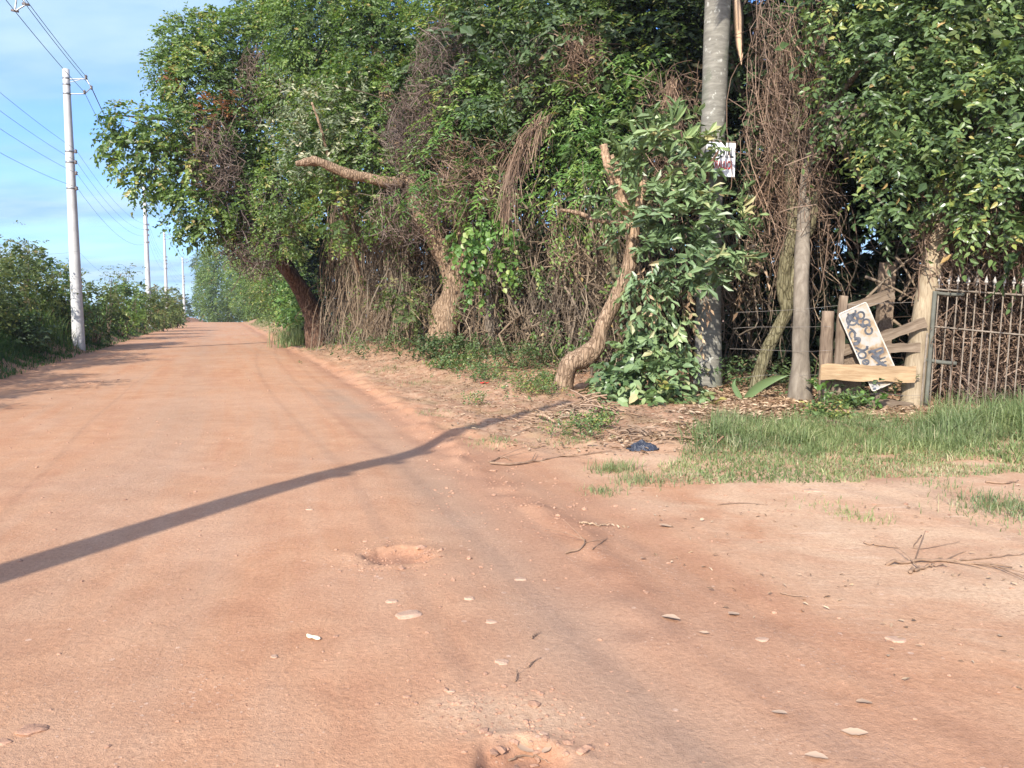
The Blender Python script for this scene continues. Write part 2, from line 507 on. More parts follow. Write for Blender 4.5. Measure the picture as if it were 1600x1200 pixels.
M['grass'] = leaf_mat('grass_blades', [(0, (.09, .13, .05)), (.45, (.17, .225, .095)), (.8, (.27, .305, .15)), (1, (.44, .39, .25))], .5, .3, .3)
M['grass_dark'] = leaf_mat('bank_grass_blades', [(0, (.03, .07, .02)), (.6, (.06, .13, .035)), (1, (.14, .18, .06))], .5, .3, .3)
M['vine'] = leaf_mat('dry_vine_bark', [(0, (.06, .045, .034)), (.45, (.14, .105, .078)), (.85, (.24, .185, .135)), (1, (.34, .28, .21))], .85, .1, .0)
M['vine_red'] = leaf_mat('reddish_dry_vine', [(0, (.075, .05, .038)), (.5, (.17, .115, .085)), (1, (.3, .215, .165))], .85, .1, .0)
M['dead_leaf'] = simple_leaf = leaf_mat('fallen_tan_leaf', [(0, (.4, .27, .18)), (1, (.55, .4, .29))], .8, .15, .0)
M['vine_grey'] = leaf_mat('greyish_dead_twigs', [(0, (.055, .042, .038)), (.5, (.125, .092, .08)), (1, (.21, .165, .145))], .85, .1, .0)
M['bark_tan'] = bark_mat('tan_rough_bark', (.13, .085, .055), (.29, .2, .13), (.44, .325, .225))
M['bark_brown'] = bark_mat('brown_deep_bark', (.05, .028, .018), (.13, .075, .05), (.25, .16, .11))
M['bark_grey'] = bark_mat('grey_brown_bark', (.08, .06, .045), (.18, .145, .11), (.3, .25, .19))
M['bark_smooth'] = bark_mat('smooth_pale_grey_bark', (.12, .1, .08), (.185, .155, .12), (.26, .225, .18), (5, 5, 1.6), .35, cracks=False)
M['bark_olive'] = bark_mat('olive_grey_bark', (.08, .07, .035), (.17, .15, .085), (.28, .25, .16))
M['palm_bark'] = bark_mat('ringed_grey_palm_bark', (.13, .122, .105), (.2, .19, .16), (.28, .265, .225), (2, 2, 9), .25, True, True)
M['cut_wood'] = bark_mat('pale_cut_wood', (.27, .18, .115), (.41, .28, .18), (.52, .38, .26), (8, 8, 1.5), .3)

def wood(name, a, b, c, axis=(1.2, 14, 14)):
    m, nt, out = mat_new(name)
    v = coords(nt, axis)
    n = noise(nt, 2.5, 6, .6, v, .6)
    col = ramp(nt, n, [(.25, a), (.5, b), (.75, c)])
    st = noise(nt, 1.3, 3, .5, coords(nt))
    col = mixc(nt, 1., col, ramp(nt, st, [(.35, (.7, .68, .66)), (.65, (1.1, 1.08, 1.05))]), 'MULTIPLY')
    principled(nt, out, col, .85, bump(nt, n, .5, .015), .15)
    return m
M['wood_grey'] = wood('weathered_grey_timber', (.1, .07, .05), (.19, .145, .105), (.3, .24, .18))
M['wood_new'] = wood('fresh_yellow_timber', (.27, .17, .095), (.4, .28, .165), (.5, .37, .23))
M['wood_post'] = wood('pale_weathered_post_wood', (.2, .155, .1), (.34, .275, .19), (.45, .385, .28), (14, 14, 1.2))
M['wood_old'] = wood('dark_rotten_timber', (.09, .06, .045), (.2, .15, .11), (.32, .25, .18), (14, 14, 1.3))

def simple(name, col, rough=.6, spec=.3, metal=0., var=.12, scale=6., b=0.):
    m, nt, out = mat_new(name)
    n = noise(nt, scale, 4, .6, coords(nt))
    c = ramp(nt, n, [(.3, tuple(x * (1 - var) for x in col)), (.7, tuple(min(1, x * (1 + var)) for x in col))])
    principled(nt, out, c, rough, bump(nt, noise(nt, scale * 8, 3, .6, coords(nt)), b, .01) if b else None, spec, metal)
    return m
M['concrete'] = simple('pale_pole_concrete', (.5, .5, .49), .8, .2, 0, .14, 2.5, .2)
M['steel'] = simple('galvanised_steel', (.27, .28, .29), .45, .5, .6)
M['ceramic'] = simple('brown_porcelain', (.16, .13, .12), .3, .5)
M['cable'] = simple('dark_cable', (.05, .055, .06), .6, .3)
M['iron'] = simple('rusty_pale_iron', (.23, .19, .15), .75, .3, .15, .35, 9, .2)
M['iron_tip'] = simple('weathered_white_iron', (.42, .39, .36), .7, .3, .1, .25, 12)
M['iron_green'] = simple('grey_green_painted_iron', (.12, .12, .1), .9, .1, .0, .25, 5)
M['wire'] = simple('rusty_wire', (.28, .25, .22), .6, .3, .4)
M['sign_white'] = simple('white_sign_paint', (.72, .72, .72), .45, .4, 0, .03, 8)
M['rim_paint'] = simple('aged_cream_rim', (.5, .46, .39), .6, .2, 0, .3, 9)
M['black_ink'] = simple('black_lettering', (.025, .03, .04), .6, .2)
M['red_ink'] = simple('red_lettering', (.42, .05, .05), .6, .2)
M['plastic_black'] = simple('black_plastic_bag', (.035, .04, .055), .3, .5, 0, .3, 20, .6)
M['red_litter'] = simple('red_plastic', (.6, .05, .04), .4, .4)
M['white_litter'] = simple('pale_chip', (.8, .72, .5), .6, .3)
M['stone'] = simple('dusty_stone', (.37, .215, .14), .9, .15, 0, .25, 9, .5)
M['stone_pale'] = simple('pale_stone', (.42, .275, .19), .9, .15, 0, .18, 12, .5)
M['bark_chips'] = leaf_mat('stripped_bark', [(0, (.13, .08, .052)), (.5, (.23, .148, .098)), (1, (.37, .26, .185))], .85, .1, .0)
M['stick'] = simple('dry_stick_bark', (.25, .165, .11), .9, .1, 0, .35, 10)

# old enamel panel: off-white, rust bleeding
m, nt, out = mat_new('stained_white_enamel')
n = noise(nt, 3.2, 5, .6, coords(nt))
c = ramp(nt, n, [(.3, (.33, .34, .35)), (.44, (.35, .32, .28)), (.52, (.32, .24, .15)), (.62, (.15, .09, .055))])
principled(nt, out, c, .55, None, .3); M['enamel'] = m
m, nt, out = mat_new('spray_paint')
n = noise(nt, 14, 3, .6, coords(nt))
c = ramp(nt, n, [(.3, (.035, .04, .05)), (.75, (.13, .135, .15))])
principled(nt, out, c, .7, None, .2); M['spray'] = m

# ---- earth
def earth_mat():
    m, nt, out = mat_new('red_earth')
    t = nt.nodes.new("ShaderNodeTexCoord"); obj = t.outputs["Object"]
    at = nt.nodes.new("ShaderNodeAttribute"); at.attribute_name = "zone"
    sp = nt.nodes.new("ShaderNodeSeparateColor"); nt.links.new(at.outputs["Color"], sp.inputs[0])
    grey, red, pale = sp.outputs[0], sp.outputs[1], sp.outputs[2]
    verge = at.outputs["Alpha"]
    ac = nt.nodes.new("ShaderNodeAttribute"); ac.attribute_name = "across"
    xyz = nt.nodes.new("ShaderNodeSeparateXYZ"); nt.links.new(obj, xyz.inputs[0])
    cb = nt.nodes.new("ShaderNodeCombineXYZ")
    nt.links.new(mth(nt, 'MULTIPLY', ac.outputs["Fac"], 2.2), cb.inputs[0])
    nt.links.new(mth(nt, 'MULTIPLY', xyz.outputs[1], .13), cb.inputs[1])
    streak = noise(nt, 1.0, 5, .6, cb.outputs[0])
    big = noise(nt, .45, 4, .55, obj, .4)
    mid = noise(nt, 2.3, 5, .62, obj, .3)
    fine = noise(nt, 38, 5, .7, obj)
    vfine = noise(nt, 160, 3, .7, obj)
    col = ramp(nt, mid, [(.3, (0.378, 0.194, 0.108)), (.5, (0.424, 0.230, 0.130)), (.68, (0.462, 0.265, 0.155))])
    col = mixc(nt, mth(nt, 'MULTIPLY', ramp(nt, streak, [(.42, (0, 0, 0)), (.66, (1, 1, 1))]), .5), col, (0.403, 0.265, 0.175))
    col = mixc(nt, mth(nt, 'MULTIPLY', ramp(nt, streak, [(.3, (1, 1, 1)), (.44, (0, 0, 0))]), .45), col, (0.361, 0.178, 0.106))
    col = mixc(nt, mth(nt, 'MULTIPLY', ramp(nt, big, [(.45, (0, 0, 0)), (.66, (1, 1, 1))]), .4), col, (0.445, 0.285, 0.191))
    col = mixc(nt, mth(nt, 'MULTIPLY', red, .85), col, mixc(nt, mid, (0.277, 0.137, 0.081), (0.370, 0.203, 0.126)))
    pm = mth(nt, 'MULTIPLY', pale, ramp(nt, noise(nt, 1.1, 5, .6, obj, .8), [(.36, (.05, .05, .05)), (.62, (1, 1, 1))]))
    col = mixc(nt, mth(nt, 'MULTIPLY', pm, 1.0), col, mixc(nt, fine, (.44, .285, .175), (.57, .4, .265)))
    col = mixc(nt, mth(nt, 'MULTIPLY', grey, .66), col, mixc(nt, mid, (0.286, 0.194, 0.134), (0.361, 0.256, 0.179)))
    vc = mixc(nt, ramp(nt, noise(nt, 7, 6, .7, obj), [(.38, (0, 0, 0)), (.62, (1, 1, 1))]), (0.260, 0.137, 0.081), (0.386, 0.265, 0.175))
    vc = mixc(nt, mth(nt, 'MULTIPLY', ramp(nt, noise(nt, 1.3, 4, .6, obj), [(.5, (0, 0, 0)), (.66, (1, 1, 1))]), .5), vc, (0.202, 0.165, 0.081))
    col = mixc(nt, mth(nt, 'MULTIPLY', verge, .85), col, vc)
    # scuffs and old tread marks in the entrance track
    mp2 = nt.nodes.new("ShaderNodeMapping"); mp2.inputs["Rotation"].default_value = (0, 0, .32); mp2.inputs["Scale"].default_value = (2.2, 17, 1)
    nt.links.new(obj, mp2.inputs[0])
    sc = ramp(nt, noise(nt, 1.0, 4, .62, mp2.outputs[0]), [(.56, (0, 0, 0)), (.64, (1, 1, 1))])
    sc = mth(nt, 'MULTIPLY', sc, ramp(nt, noise(nt, .8, 2, .5, obj), [(.46, (0, 0, 0)), (.6, (1, 1, 1))]))
    col = mixc(nt, mth(nt, 'MULTIPLY', mth(nt, 'MULTIPLY', sc, pale), .5), col, (.58, .42, .3))
    # embedded pale chips of stone
    vo = nt.nodes.new("ShaderNodeTexVoronoi"); vo.inputs["Scale"].default_value = 9
    nt.links.new(obj, vo.inputs["Vector"])
    thr = mth(nt, 'SUBTRACT', mth(nt, 'MULTIPLY', noise(nt, 1.8, 3, .6, obj), .52), .13)
    chip = mth(nt, 'LESS_THAN', mth(nt, 'ADD', vo.outputs["Distance"], mth(nt, 'MULTIPLY', fine, .12)), thr)
    sepc = nt.nodes.new("ShaderNodeSeparateColor"); nt.links.new(vo.outputs["Color"], sepc.inputs[0])
    chip = mth(nt, 'MULTIPLY', chip, mth(nt, 'GREATER_THAN', sepc.outputs[0], .4))
    col = mixc(nt, mth(nt, 'MULTIPLY', chip, mth(nt, 'ADD', .25, mth(nt, 'MULTIPLY', sepc.outputs[1], .5))), col, (0.554, 0.381, 0.277))
    vo2 = nt.nodes.new("ShaderNodeTexVoronoi"); vo2.inputs["Scale"].default_value = 42
    nt.links.new(obj, vo2.inputs["Vector"])
    grit = mth(nt, 'LESS_THAN', vo2.outputs["Distance"], mth(nt, 'SUBTRACT', mth(nt, 'MULTIPLY', noise(nt, 1.2, 4, .6, obj), .75), .18))
    s2 = nt.nodes.new("ShaderNodeSeparateColor"); nt.links.new(vo2.outputs["Color"], s2.inputs[0])
    col = mixc(nt, mth(nt, 'MULTIPLY', mth(nt, 'MULTIPLY', grit, mth(nt, 'GREATER_THAN', s2.outputs[1], .5)), .6), col, mixc(nt, s2.outputs[2], (0.252, 0.124, 0.073), (0.554, 0.389, 0.285)))
    col = mixc(nt, 1., col, ramp(nt, mth(nt, 'ADD', mth(nt, 'MULTIPLY', fine, .6), mth(nt, 'MULTIPLY', vfine, .4)), [(.36, (.84, .83, .82)), (.5, (1.03, 1.03, 1.03)), (.64, (1.2, 1.21, 1.22))]), 'MULTIPLY')
    h = mth(nt, 'ADD', mth(nt, 'MULTIPLY', fine, .5), mth(nt, 'MULTIPLY', vfine, .25))
    h = mth(nt, 'ADD', h, mth(nt, 'MULTIPLY', mid, .9))
    h = mth(nt, 'ADD', h, mth(nt, 'MULTIPLY', chip, .22))
    h = mth(nt, 'ADD', h, mth(nt, 'MULTIPLY', grit, .12))
    principled(nt, out, col, .95, bump(nt, h, .75, .022), .1)
    return m
M['earth'] = earth_mat()

# ------------------------------------------------------------------ ground, road, side track
def build_ground():
    rad = np.concatenate([[.01, .25, .6, 1.0], np.exp(np.linspace(math.log(1.4), math.log(70), 660)), np.exp(np.linspace(math.log(71), math.log(700), 80))])
    fine = np.radians(np.linspace(-40, 40, 620))
    coarse = np.radians(np.linspace(40, 320, 95))[1:-1]
    ang = np.concatenate([fine, coarse])
    nr, na = len(rad), len(ang)
    X = rad[:, None] * np.sin(ang)[None]; Y = rad[:, None] * np.cos(ang)[None]
    Z = H(X, Y)
    V = np.stack([X, Y, Z], -1).reshape(-1, 3)
    V = np.vstack([V, [0, 0, float(H(0., 0.))]])
    i = np.arange(nr - 1)[:, None] * na; j = np.arange(na)[None]; k = (j + 1) % na
    F = np.stack([i + j, i + na + j, i + na + k, i + k], -1).reshape(-1, 4)[:, ::-1]
    c = V[F].mean(1)
    x, y = V[:, 0], V[:, 1]
    lo = XL(y) - x; ro = x - XR(y)
    px, py = proj(x, y, V[:, 2])
    grey = np.exp(-(dline(x, y, GREY) / .36) ** 2) * (.75 + .3 * n2d(x, y, .5, 20)) * sm(y, 1.0, 2)
    g2 = np.exp(-((x - (XL(y) * .45 + XR(y) * .55)) / .5) ** 2) * .4
    grey = np.clip(np.maximum(grey, g2), 0, 1)
    red = np.exp(-((ro + .05) / .33) ** 2) * .95 * (y > 4)
    red = np.maximum(red, np.exp(-(dline(x, y, RIDGE) / .3) ** 2))
    red = np.maximum(red, .55 * np.exp(-((ro - .5) / .6) ** 2) * (y < 9))
    red = np.maximum(red, .8 * sm(lo, -.8, .2) * (1 - sm(lo, 3, 4)))
    for (qx, qy, ra, rb, dp) in POT:
        q = np.sqrt(((x - qx) / ra) ** 2 + ((y - qy) / rb) ** 2)
        red = np.maximum(red, 1.3 * (1 - sm(q, .7, 1.1))); grey = grey * sm(q, .8, 1.5)
    pale = sm(ro, .6, 2.0) * (1 - sm(y, 8.5, 11))
    q = np.hypot((x - G(770, 1120)[0]) / .5, (y - G(770, 1120)[1]) / .22)
    pale = np.maximum(pale, 1 - sm(q, .4, 1.1))
    verge = sm(ro + .2 * n2d(x, y, .8, 21), .15, .8) * sm(y, 8.2, 10.5)
    verge = np.maximum(verge, sm(lo, 3, 5))
    zone = np.stack([grey, np.clip(red, 0, 1.4) * (.8 + .2 * n2d(x, y, .9, 22)), pale, verge], 1)
    across = (x - XL(y)) / np.maximum(XR(y) - XL(y), 1) * 8
    cx_, cy_ = c[:, 0], c[:, 1]
    is_road = (cx_ > XL(cy_)) & (cx_ < XR(cy_)) & (cy_ > -60) & (cy_ < 400)
    is_track = (~is_road) & (cx_ >= XR(cy_)) & (cy_ < 9.2 - .05 * cx_) & (cy_ > -3) & (cx_ < 30)
    def sub(name, sel, label, extra=None):
        f = F[sel]
        u, inv = np.unique(f.ravel(), return_inverse=True)
        f = inv.reshape(-1, 4)
        fl = [f]
        o = mesh(name, V[u], fl, M['earth'], None, True, None, {'zone': zone[u], 'across': across[u]})
        return tag(o, label, name.replace('_', ' '), None, 'structure')
    # centre cap
    sub('dirt_road', is_road, 'smooth salmon red dirt road running away to the crest')
    sub('dirt_track', is_track, 'pale red dirt entrance track branching off to the right of the road')
    sub('ground', ~(is_road | is_track), 'bare earth verge and bank beside the dirt road')
build_ground()

# ------------------------------------------------------------------ foliage machinery
DENS = 1.9
T_DIAMOND = (np.array([[0, 0, 0], [.42, -.5, .07], [1, 0, -.08], [.42, .5, .07]]), np.array([[0, 1, 2], [0, 2, 3]]))
T_OVATE = (np.array([[0, 0, 0], [.28, -.46, .07], [.68, -.36, .04], [1, 0, -.12], [.68, .36, .04], [.28, .46, .07], [.5, 0, -.02]]),
           np.array([[0, 1, 6], [1, 2, 6], [2, 3, 6], [3, 4, 6], [4, 5, 6], [5, 0, 6]]))
T_LONG = (np.array([[0, 0, 0], [.2, -.3, .05], [.65, -.5, .05], [1, 0, -.15], [.65, .5, .05], [.2, .3, .05], [.55, 0, -.04]]), T_OVATE[1])
def leaves(acc, Pn, A, N, L, W, v, tm=T_DIAMOND):
    A = norm(A); N = norm(N - A * (N * A).sum(-1, keepdims=True)); B = np.cross(N, A)
    t, f = tm
    L = np.broadcast_to(L, (len(Pn),)); W = np.broadcast_to(W, (len(Pn),))
    V = Pn[:, None] + A[:, None] * (t[None, :, 0:1] * L[:, None, None]) + B[:, None] * (t[None, :, 1:2] * W[:, None, None]) + N[:, None] * (t[None, :, 2:3] * L[:, None, None])
    F = (np.arange(len(Pn)) * len(t))[:, None, None] + f[None]
    acc.add(V.reshape(-1, 3), F.reshape(-1, 3), np.repeat(v, len(f)))
DOWN = np.array([0, 0, -1.])
def sprays(acc, Pn, O, rng, K=8, SL=.45, L=.11, W=.055, tm=T_DIAMOND, droop=.5, vbase=None, up=.35, spread=.8, jit=.45):
    """twigs at Pn pointing outwards O with K leaves each"""
    n = len(Pn)
    A = norm(O + rng.normal(0, .5, (n, 3)) + DOWN * droop * .5)
    S = norm(np.cross(A, np.array([0, 0, 1.]) + rng.normal(0, .25, (n, 3))))
    Nn = norm(O * .8 + np.array([0, 0, up]) + rng.normal(0, .25, (n, 3)))
    SLn = SL * rng.uniform(.6, 1.3, n)
    vb = rng.uniform(.1, .75, n) if vbase is None else vbase
    for k in range(K):
        t = (k + .7) / K
        side = 1 if k % 2 else -1
        pos = Pn + A * (SLn * t)[:, None] + DOWN * (droop * t * t * SLn * .6)[:, None]
        a = A * .55 + S * side * spread + rng.normal(0, jit * .6, (n, 3)) + DOWN * droop * .5
        nn = Nn + rng.normal(0, jit, (n, 3))
        s = rng.uniform(.65, 1.25, n)
        v = np.clip(vb + rng.normal(0, .13, n), 0, .97)
        v = np.where(rng.random(n) < .012, 1., v)
        leaves(acc, pos, a, nn, L * s, W * s, v, tm)
def blob_points(blobs, n_per_m2, rng, back=.35, inner=.25):
    """points on lumpy blob shells (world ellipsoids: x,y,z,rx,ry,rz); outward directions; height tint"""
    Pn, O, Vb = [], [], []
    bl = np.array(blobs)
    for b in bl:
        c, r = b[:3], b[3:6]
        area = 4 * math.pi * ((r[0] * r[1]) ** 1.6 / 3 + (r[0] * r[2]) ** 1.6 / 3 + (r[1] * r[2]) ** 1.6 / 3) ** (1 / 1.6)
        n = int(area * n_per_m2)
        d = norm(rng.normal(size=(n, 3)))
        keep = (rng.random(n) < np.where(d[:, 1] < .25, 1, back))
        d = d[keep]; n = len(d)
        # lumps
        lum = 0
        for q in range(5):
            w = norm(rng.normal(size=3)) * rng.uniform(3, 7)
            lum = lum + np.sin(d @ w + rng.uniform(0, 6.28)) * .09
        f = (1 - inner * rng.random(n) ** 1.5) * (1 + lum)
        p = c + d * r * f[:, None]
        # drop points buried in the other blobs
        for b2 in bl:
            if b2 is b: continue
            q = (((p - b2[:3]) / b2[3:6]) ** 2).sum(1)
            kk = (q > .55)
            p, d, lum, n = p[kk], d[kk], lum[kk], int(kk.sum())
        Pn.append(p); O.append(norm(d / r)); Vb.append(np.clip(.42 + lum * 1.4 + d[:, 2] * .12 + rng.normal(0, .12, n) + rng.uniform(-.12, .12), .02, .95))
    return np.concatenate(Pn), np.concatenate(O), np.concatenate(Vb)
def PB(px, py, d, r, ry=None, depth=None):
    """blob from picture place and size in px"""
    ry = ry or r
    c = P(px, py, d); s = d / FPX
    return [c[0], c[1], c[2], r * s, (depth if depth else max(r, ry) * s * .9), ry * s]
TOT = [0]
def crown(name, blobs, mat, parent, seed, dens=70, K=8, back=.35, core=True, **kw):
    rng = np.random.default_rng(seed)
    p, o, vb = blob_points(blobs, dens * DENS / K, rng, back)
    a = Acc()
    if core:      # bigger inner leaves that close the crown, tinted darker as inner shade
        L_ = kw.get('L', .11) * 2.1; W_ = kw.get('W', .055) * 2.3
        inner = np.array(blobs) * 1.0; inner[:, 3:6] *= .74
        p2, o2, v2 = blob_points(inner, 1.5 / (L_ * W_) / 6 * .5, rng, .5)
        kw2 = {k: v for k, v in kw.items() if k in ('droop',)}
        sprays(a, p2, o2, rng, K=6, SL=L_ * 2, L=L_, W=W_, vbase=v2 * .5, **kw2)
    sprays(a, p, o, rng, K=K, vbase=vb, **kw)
    TOT[0] += a.n
    return a.build(name, M[mat], parent)
def limbs(parent, base, blobs, mat, seed, n=8, r0=.14, name='branch'):
    rng = np.random.default_rng(seed)
    a = Acc()
    bl = np.array(blobs)
    idx = rng.permutation(len(bl))[:n]
    for i in idx:
        c = bl[i][:3]; mid = (base + c) / 2 + rng.normal(0, .35, 3) + np.array([0, 0, .3])
        acc_tube(a, [base, base * .6 + mid * .4 + rng.normal(0, .1, 3), mid, c], [r0, r0 * .75, r0 * .5, r0 * .18], sides=6, n=12, rough=.1, cap=False, v=rng.uniform(.2, .6))
    return a.build(name, M[mat], parent, True)

# ------------------------------------------------------------------ trees along the right of the road
def trunk(px_pts, rad, mat, parent, name='trunk', seed=0, rough=.12, sides=22, n=90, foot=True, sink=.25, **k):
    pts = np.array([P(*q) for q in px_pts])
    if foot:
        g = float(H(pts[0][0], pts[0][1])); pts[0][2] = g - sink
    return part_tube(name, pts, rad, M[mat], parent, sides=sides, n=n, rough=rough, seed=seed, **k)
def base_of(px, d):
    return on(px, d)

# --- tall climber-covered tree that leans over the road
b = base_of(497, 30)
t1 = root('roadside_tree', b, 'tall leaning tree draped in climbers with a leafy limb hanging over the road', 'tree', 'trees walling the right side of the road')
trunk([(500, 528, 30), (484, 480, 30), (462, 440, 29.7), (435, 400, 29.3), (405, 350, 29), (380, 290, 28.8), (365, 200, 28.6), (350, 110, 28.6)], [.46, .34, .3, .27, .24, .2, .15, .1], 'bark_brown', t1, seed=1, rough=.16)
B1 = [PB(276, 66, 28, 26), PB(262, 112, 27.8, 24), PB(300, 55, 28.4, 24), PB(322, 98, 28, 46), PB(372, 72, 29, 46), PB(308, 140, 27.5, 42), PB(318, 195, 27.5, 46), PB(360, 150, 28.4, 70), PB(355, 225, 27.5, 55), PB(415, 200, 29, 65), PB(430, 95, 29.8, 68), PB(335, 48, 29, 22), PB(285, 85, 28, 22), PB(400, 25, 29.5, 34), PB(400, 280, 27.8, 50), PB(465, 40, 30, 66), PB(465, 250, 28.5, 50), PB(460, -50, 30, 70), PB(380, 300, 28.5, 38), PB(430, 330, 28, 40)]
crown('crown', B1, 'leaf_mid', t1, 11, dens=210, L=.14, W=.075, SL=.5)
B1b = [PB(248, 205, 26.4, 38, 30), PB(205, 190, 26, 30, 22), PB(178, 218, 25.8, 17, 22), PB(215, 240, 26, 30, 26), PB(255, 255, 26.3, 34, 28), PB(232, 285, 26.2, 24, 18), PB(290, 275, 26.5, 36, 32), PB(262, 298, 26.4, 14, 20), PB(305, 320, 26.5, 34, 24), PB(285, 350, 26.4, 16, 17), PB(325, 345, 26.6, 20, 24), PB(184, 180, 26, 9, 10), PB(208, 272, 26, 14, 12), PB(345, 320, 27, 36, 40), PB(310, 360, 26.5, 9, 12)]
crown('crown', B1b, 'leaf_mid', t1, 12, dens=120, L=.17, W=.1, SL=.45, droop=.8)
limbs(t1, P(365, 240, 28.6), B1b, 'bark_grey', 13, 9, .11)
limbs(t1, P(380, 290, 28.8), B1, 'bark_grey', 14, 10, .16)
crown('dry_foliage', [PB(335, 178, 26.7, 22, 22), PB(362, 165, 26.9, 16, 16), PB(325, 205, 26.8, 14, 16), PB(268, 130, 26.9, 9, 9)], 'leaf_red', t1, 15, core=False, dens=110, L=.14, W=.075, SL=.4)

# --- second tree with thick bent trunk and cut limb
b = base_of(690, 22)
t2 = root('roadside_tree', b, 'broad leafy tree with thick bent tan trunk and one long bare cut limb', 'tree', 'trees walling the right side of the road')
trunk([(684, 548, 22), (693, 515, 22), (706, 480, 22), (712, 440, 22), (705, 410, 22), (690, 385, 22), (672, 355, 22), (655, 320, 22.1), (640, 270, 22.4), (610, 180, 23.2), (590, 80, 24)], [.52, .4, .36, .36, .33, .3, .27, .24, .18, .12], 'bark_tan', t2, seed=2, rough=.14)
trunk([(712, 455, 22), (722, 420, 21.9), (727, 395, 22), (716, 350, 22.3)], [.26, .2, .15, .12], 'bark_tan', t2, 'branch', seed=3, foot=False)
trunk([(628, 286, 22.0), (600, 284, 21.8), (575, 278, 21.7), (548, 273, 21.6), (520, 262, 21.5), (494, 252, 21.4), (462, 256, 21.3)], [.15, .15, .135, .15, .12, .125, .07], 'bark_tan', t2, 'limb', seed=4, foot=False, sides=12, rough=.16)
B2 = [PB(520, 60, 25.5, 85), PB(600, 85, 24.5, 75), PB(560, 170, 23.6, 72), PB(480, 150, 26.2, 62), PB(625, 60, 24.5, 45), PB(500, 230, 24.4, 55), PB(450, 300, 25, 46), PB(600, 235, 22.9, 55), PB(560, 270, 23.2, 50), PB(440, 365, 26, 34), PB(520, -20, 25.5, 85), PB(590, 20, 24.6, 45), PB(640, 150, 23, 50), PB(540, 330, 23, 45), PB(620, 320, 22.8, 38)]
crown('crown', B2, 'leaf_mid', t2, 21, dens=135, L=.125, W=.065, SL=.45)
limbs(t2, P(640, 270, 22.6), B2, 'bark_grey', 22, 9, .13)

# --- pale leaved climber shrub in front of it
b = base_of(505, 24.5)
t7 = root('pale_leaved_tree', b, 'slender tree of silvery pale leaves with a thin bare stem rising above the cut limb', 'tree')
trunk([(600, 530, 27.5), (560, 420, 25.5), (530, 300, 23.2), (512, 240, 22.2), (498, 190, 21.8), (487, 160, 21.8)], [.05, .05, .05, .055, .05, .03], 'bark_tan', t7, seed=6, n=24)
crown('crown', [PB(470, 150, 22.4, 26), PB(500, 190, 22.4, 34), PB(540, 170, 22.6, 26), PB(450, 205, 22.5, 26), PB(490, 235, 22.4, 32), PB(545, 215, 22.6, 30), PB(460, 245, 22.6, 24), PB(570, 150, 22.8, 16)], 'leaf_pale', t7, 31, core=False, dens=80, L=.15, W=.065, SL=.5, droop=.1)

# --- compound leaved trees in the middle
b = base_of(770, 20.5)
t3 = root('compound_leaved_tree', b, 'dense tree of long compound leaves between the bent tan trunk and the pruned tree', 'tree', 'trees walling the right side of the road')
trunk([(775, 560, 20.5), (770, 480, 20.5), (780, 380, 20.5), (800, 250, 20.6), (820, 120, 21)], [.22, .19, .17, .13, .07], 'bark_grey', t3, seed=7)
B3 = [PB(720, 90, 21.6, 66), PB(760, 185, 20.6, 70), PB(705, 235, 20.8, 50), PB(820, 80, 20.8, 75), PB(690, 30, 22.3, 42), PB(780, 10, 21.6, 75), PB(740, 290, 20, 45), PB(700, 330, 20.5, 38), PB(800, 160, 20.2, 50), PB(860, 20, 21, 70), PB(720, -50, 22, 70), PB(820, 330, 19.8, 40)]
crown('crown', B3[:6] + B3[8:11], 'leaf_mid', t3, 41, dens=100, K=12, L=.15, W=.045, SL=.75, droop=.7, spread=1.0, jit=.3)
crown('new_growth', [PB(735, 170, 19.9, 40), PB(700, 200, 20, 28), PB(770, 120, 20, 30), PB(690, 270, 20, 30), PB(640, 300, 20.8, 28), PB(755, 290, 19.4, 34), PB(800, 320, 19.3, 28)], 'leaf_bright', t3, 42, dens=110, K=12, L=.15, W=.045, SL=.7, droop=.7, spread=1.0, jit=.3)
limbs(t3, P(800, 250, 20.8), B3, 'bark_grey', 43, 8, .1)
b = base_of(930, 18.4)
t4 = root('compound_leaved_tree', b, 'dense tree of arching bright feathered leaves behind the pruned tree, left of the palm', 'tree', 'trees walling the right side of the road')
trunk([(940, 580, 18.4), (930, 480, 18.4), (950, 300, 18.6), (960, 120, 18.8)], [.16, .14, .12, .06], 'bark_grey', t4, seed=8)
B4 = [PB(860, 180, 19.4, 60), PB(900, 110, 19.2, 70), PB(980, 60, 19, 75), PB(1060, 50, 18.8, 60), PB(1000, 150, 18.6, 60), PB(920, 200, 18.6, 55), PB(940, -20, 19.6, 80), PB(1040, -20, 19.4, 70), PB(1060, 130, 18.8, 45)]
crown('crown', B4, 'leaf_mid', t4, 51, dens=110, K=12, L=.14, W=.045, SL=.7, droop=.7, spread=1.0, jit=.3)
crown('new_growth', [PB(890, 185, 18.3, 44), PB(945, 150, 18.2, 40), PB(985, 110, 18.2, 34), PB(900, 250, 17.8, 42), PB(950, 215, 17.8, 36), PB(880, 300, 17.8, 40), PB(930, 310, 17.6, 40), PB(965, 280, 17.6, 24), PB(1010, 150, 18, 26), PB(1020, 80, 18.4, 26)], 'leaf_bright', t4, 52, dens=110, K=12, L=.14, W=.045, SL=.65, droop=.8, spread=1.0, jit=.3)
limbs(t4, P(950, 300, 18.8), B4, 'bark_grey', 53, 7, .09)

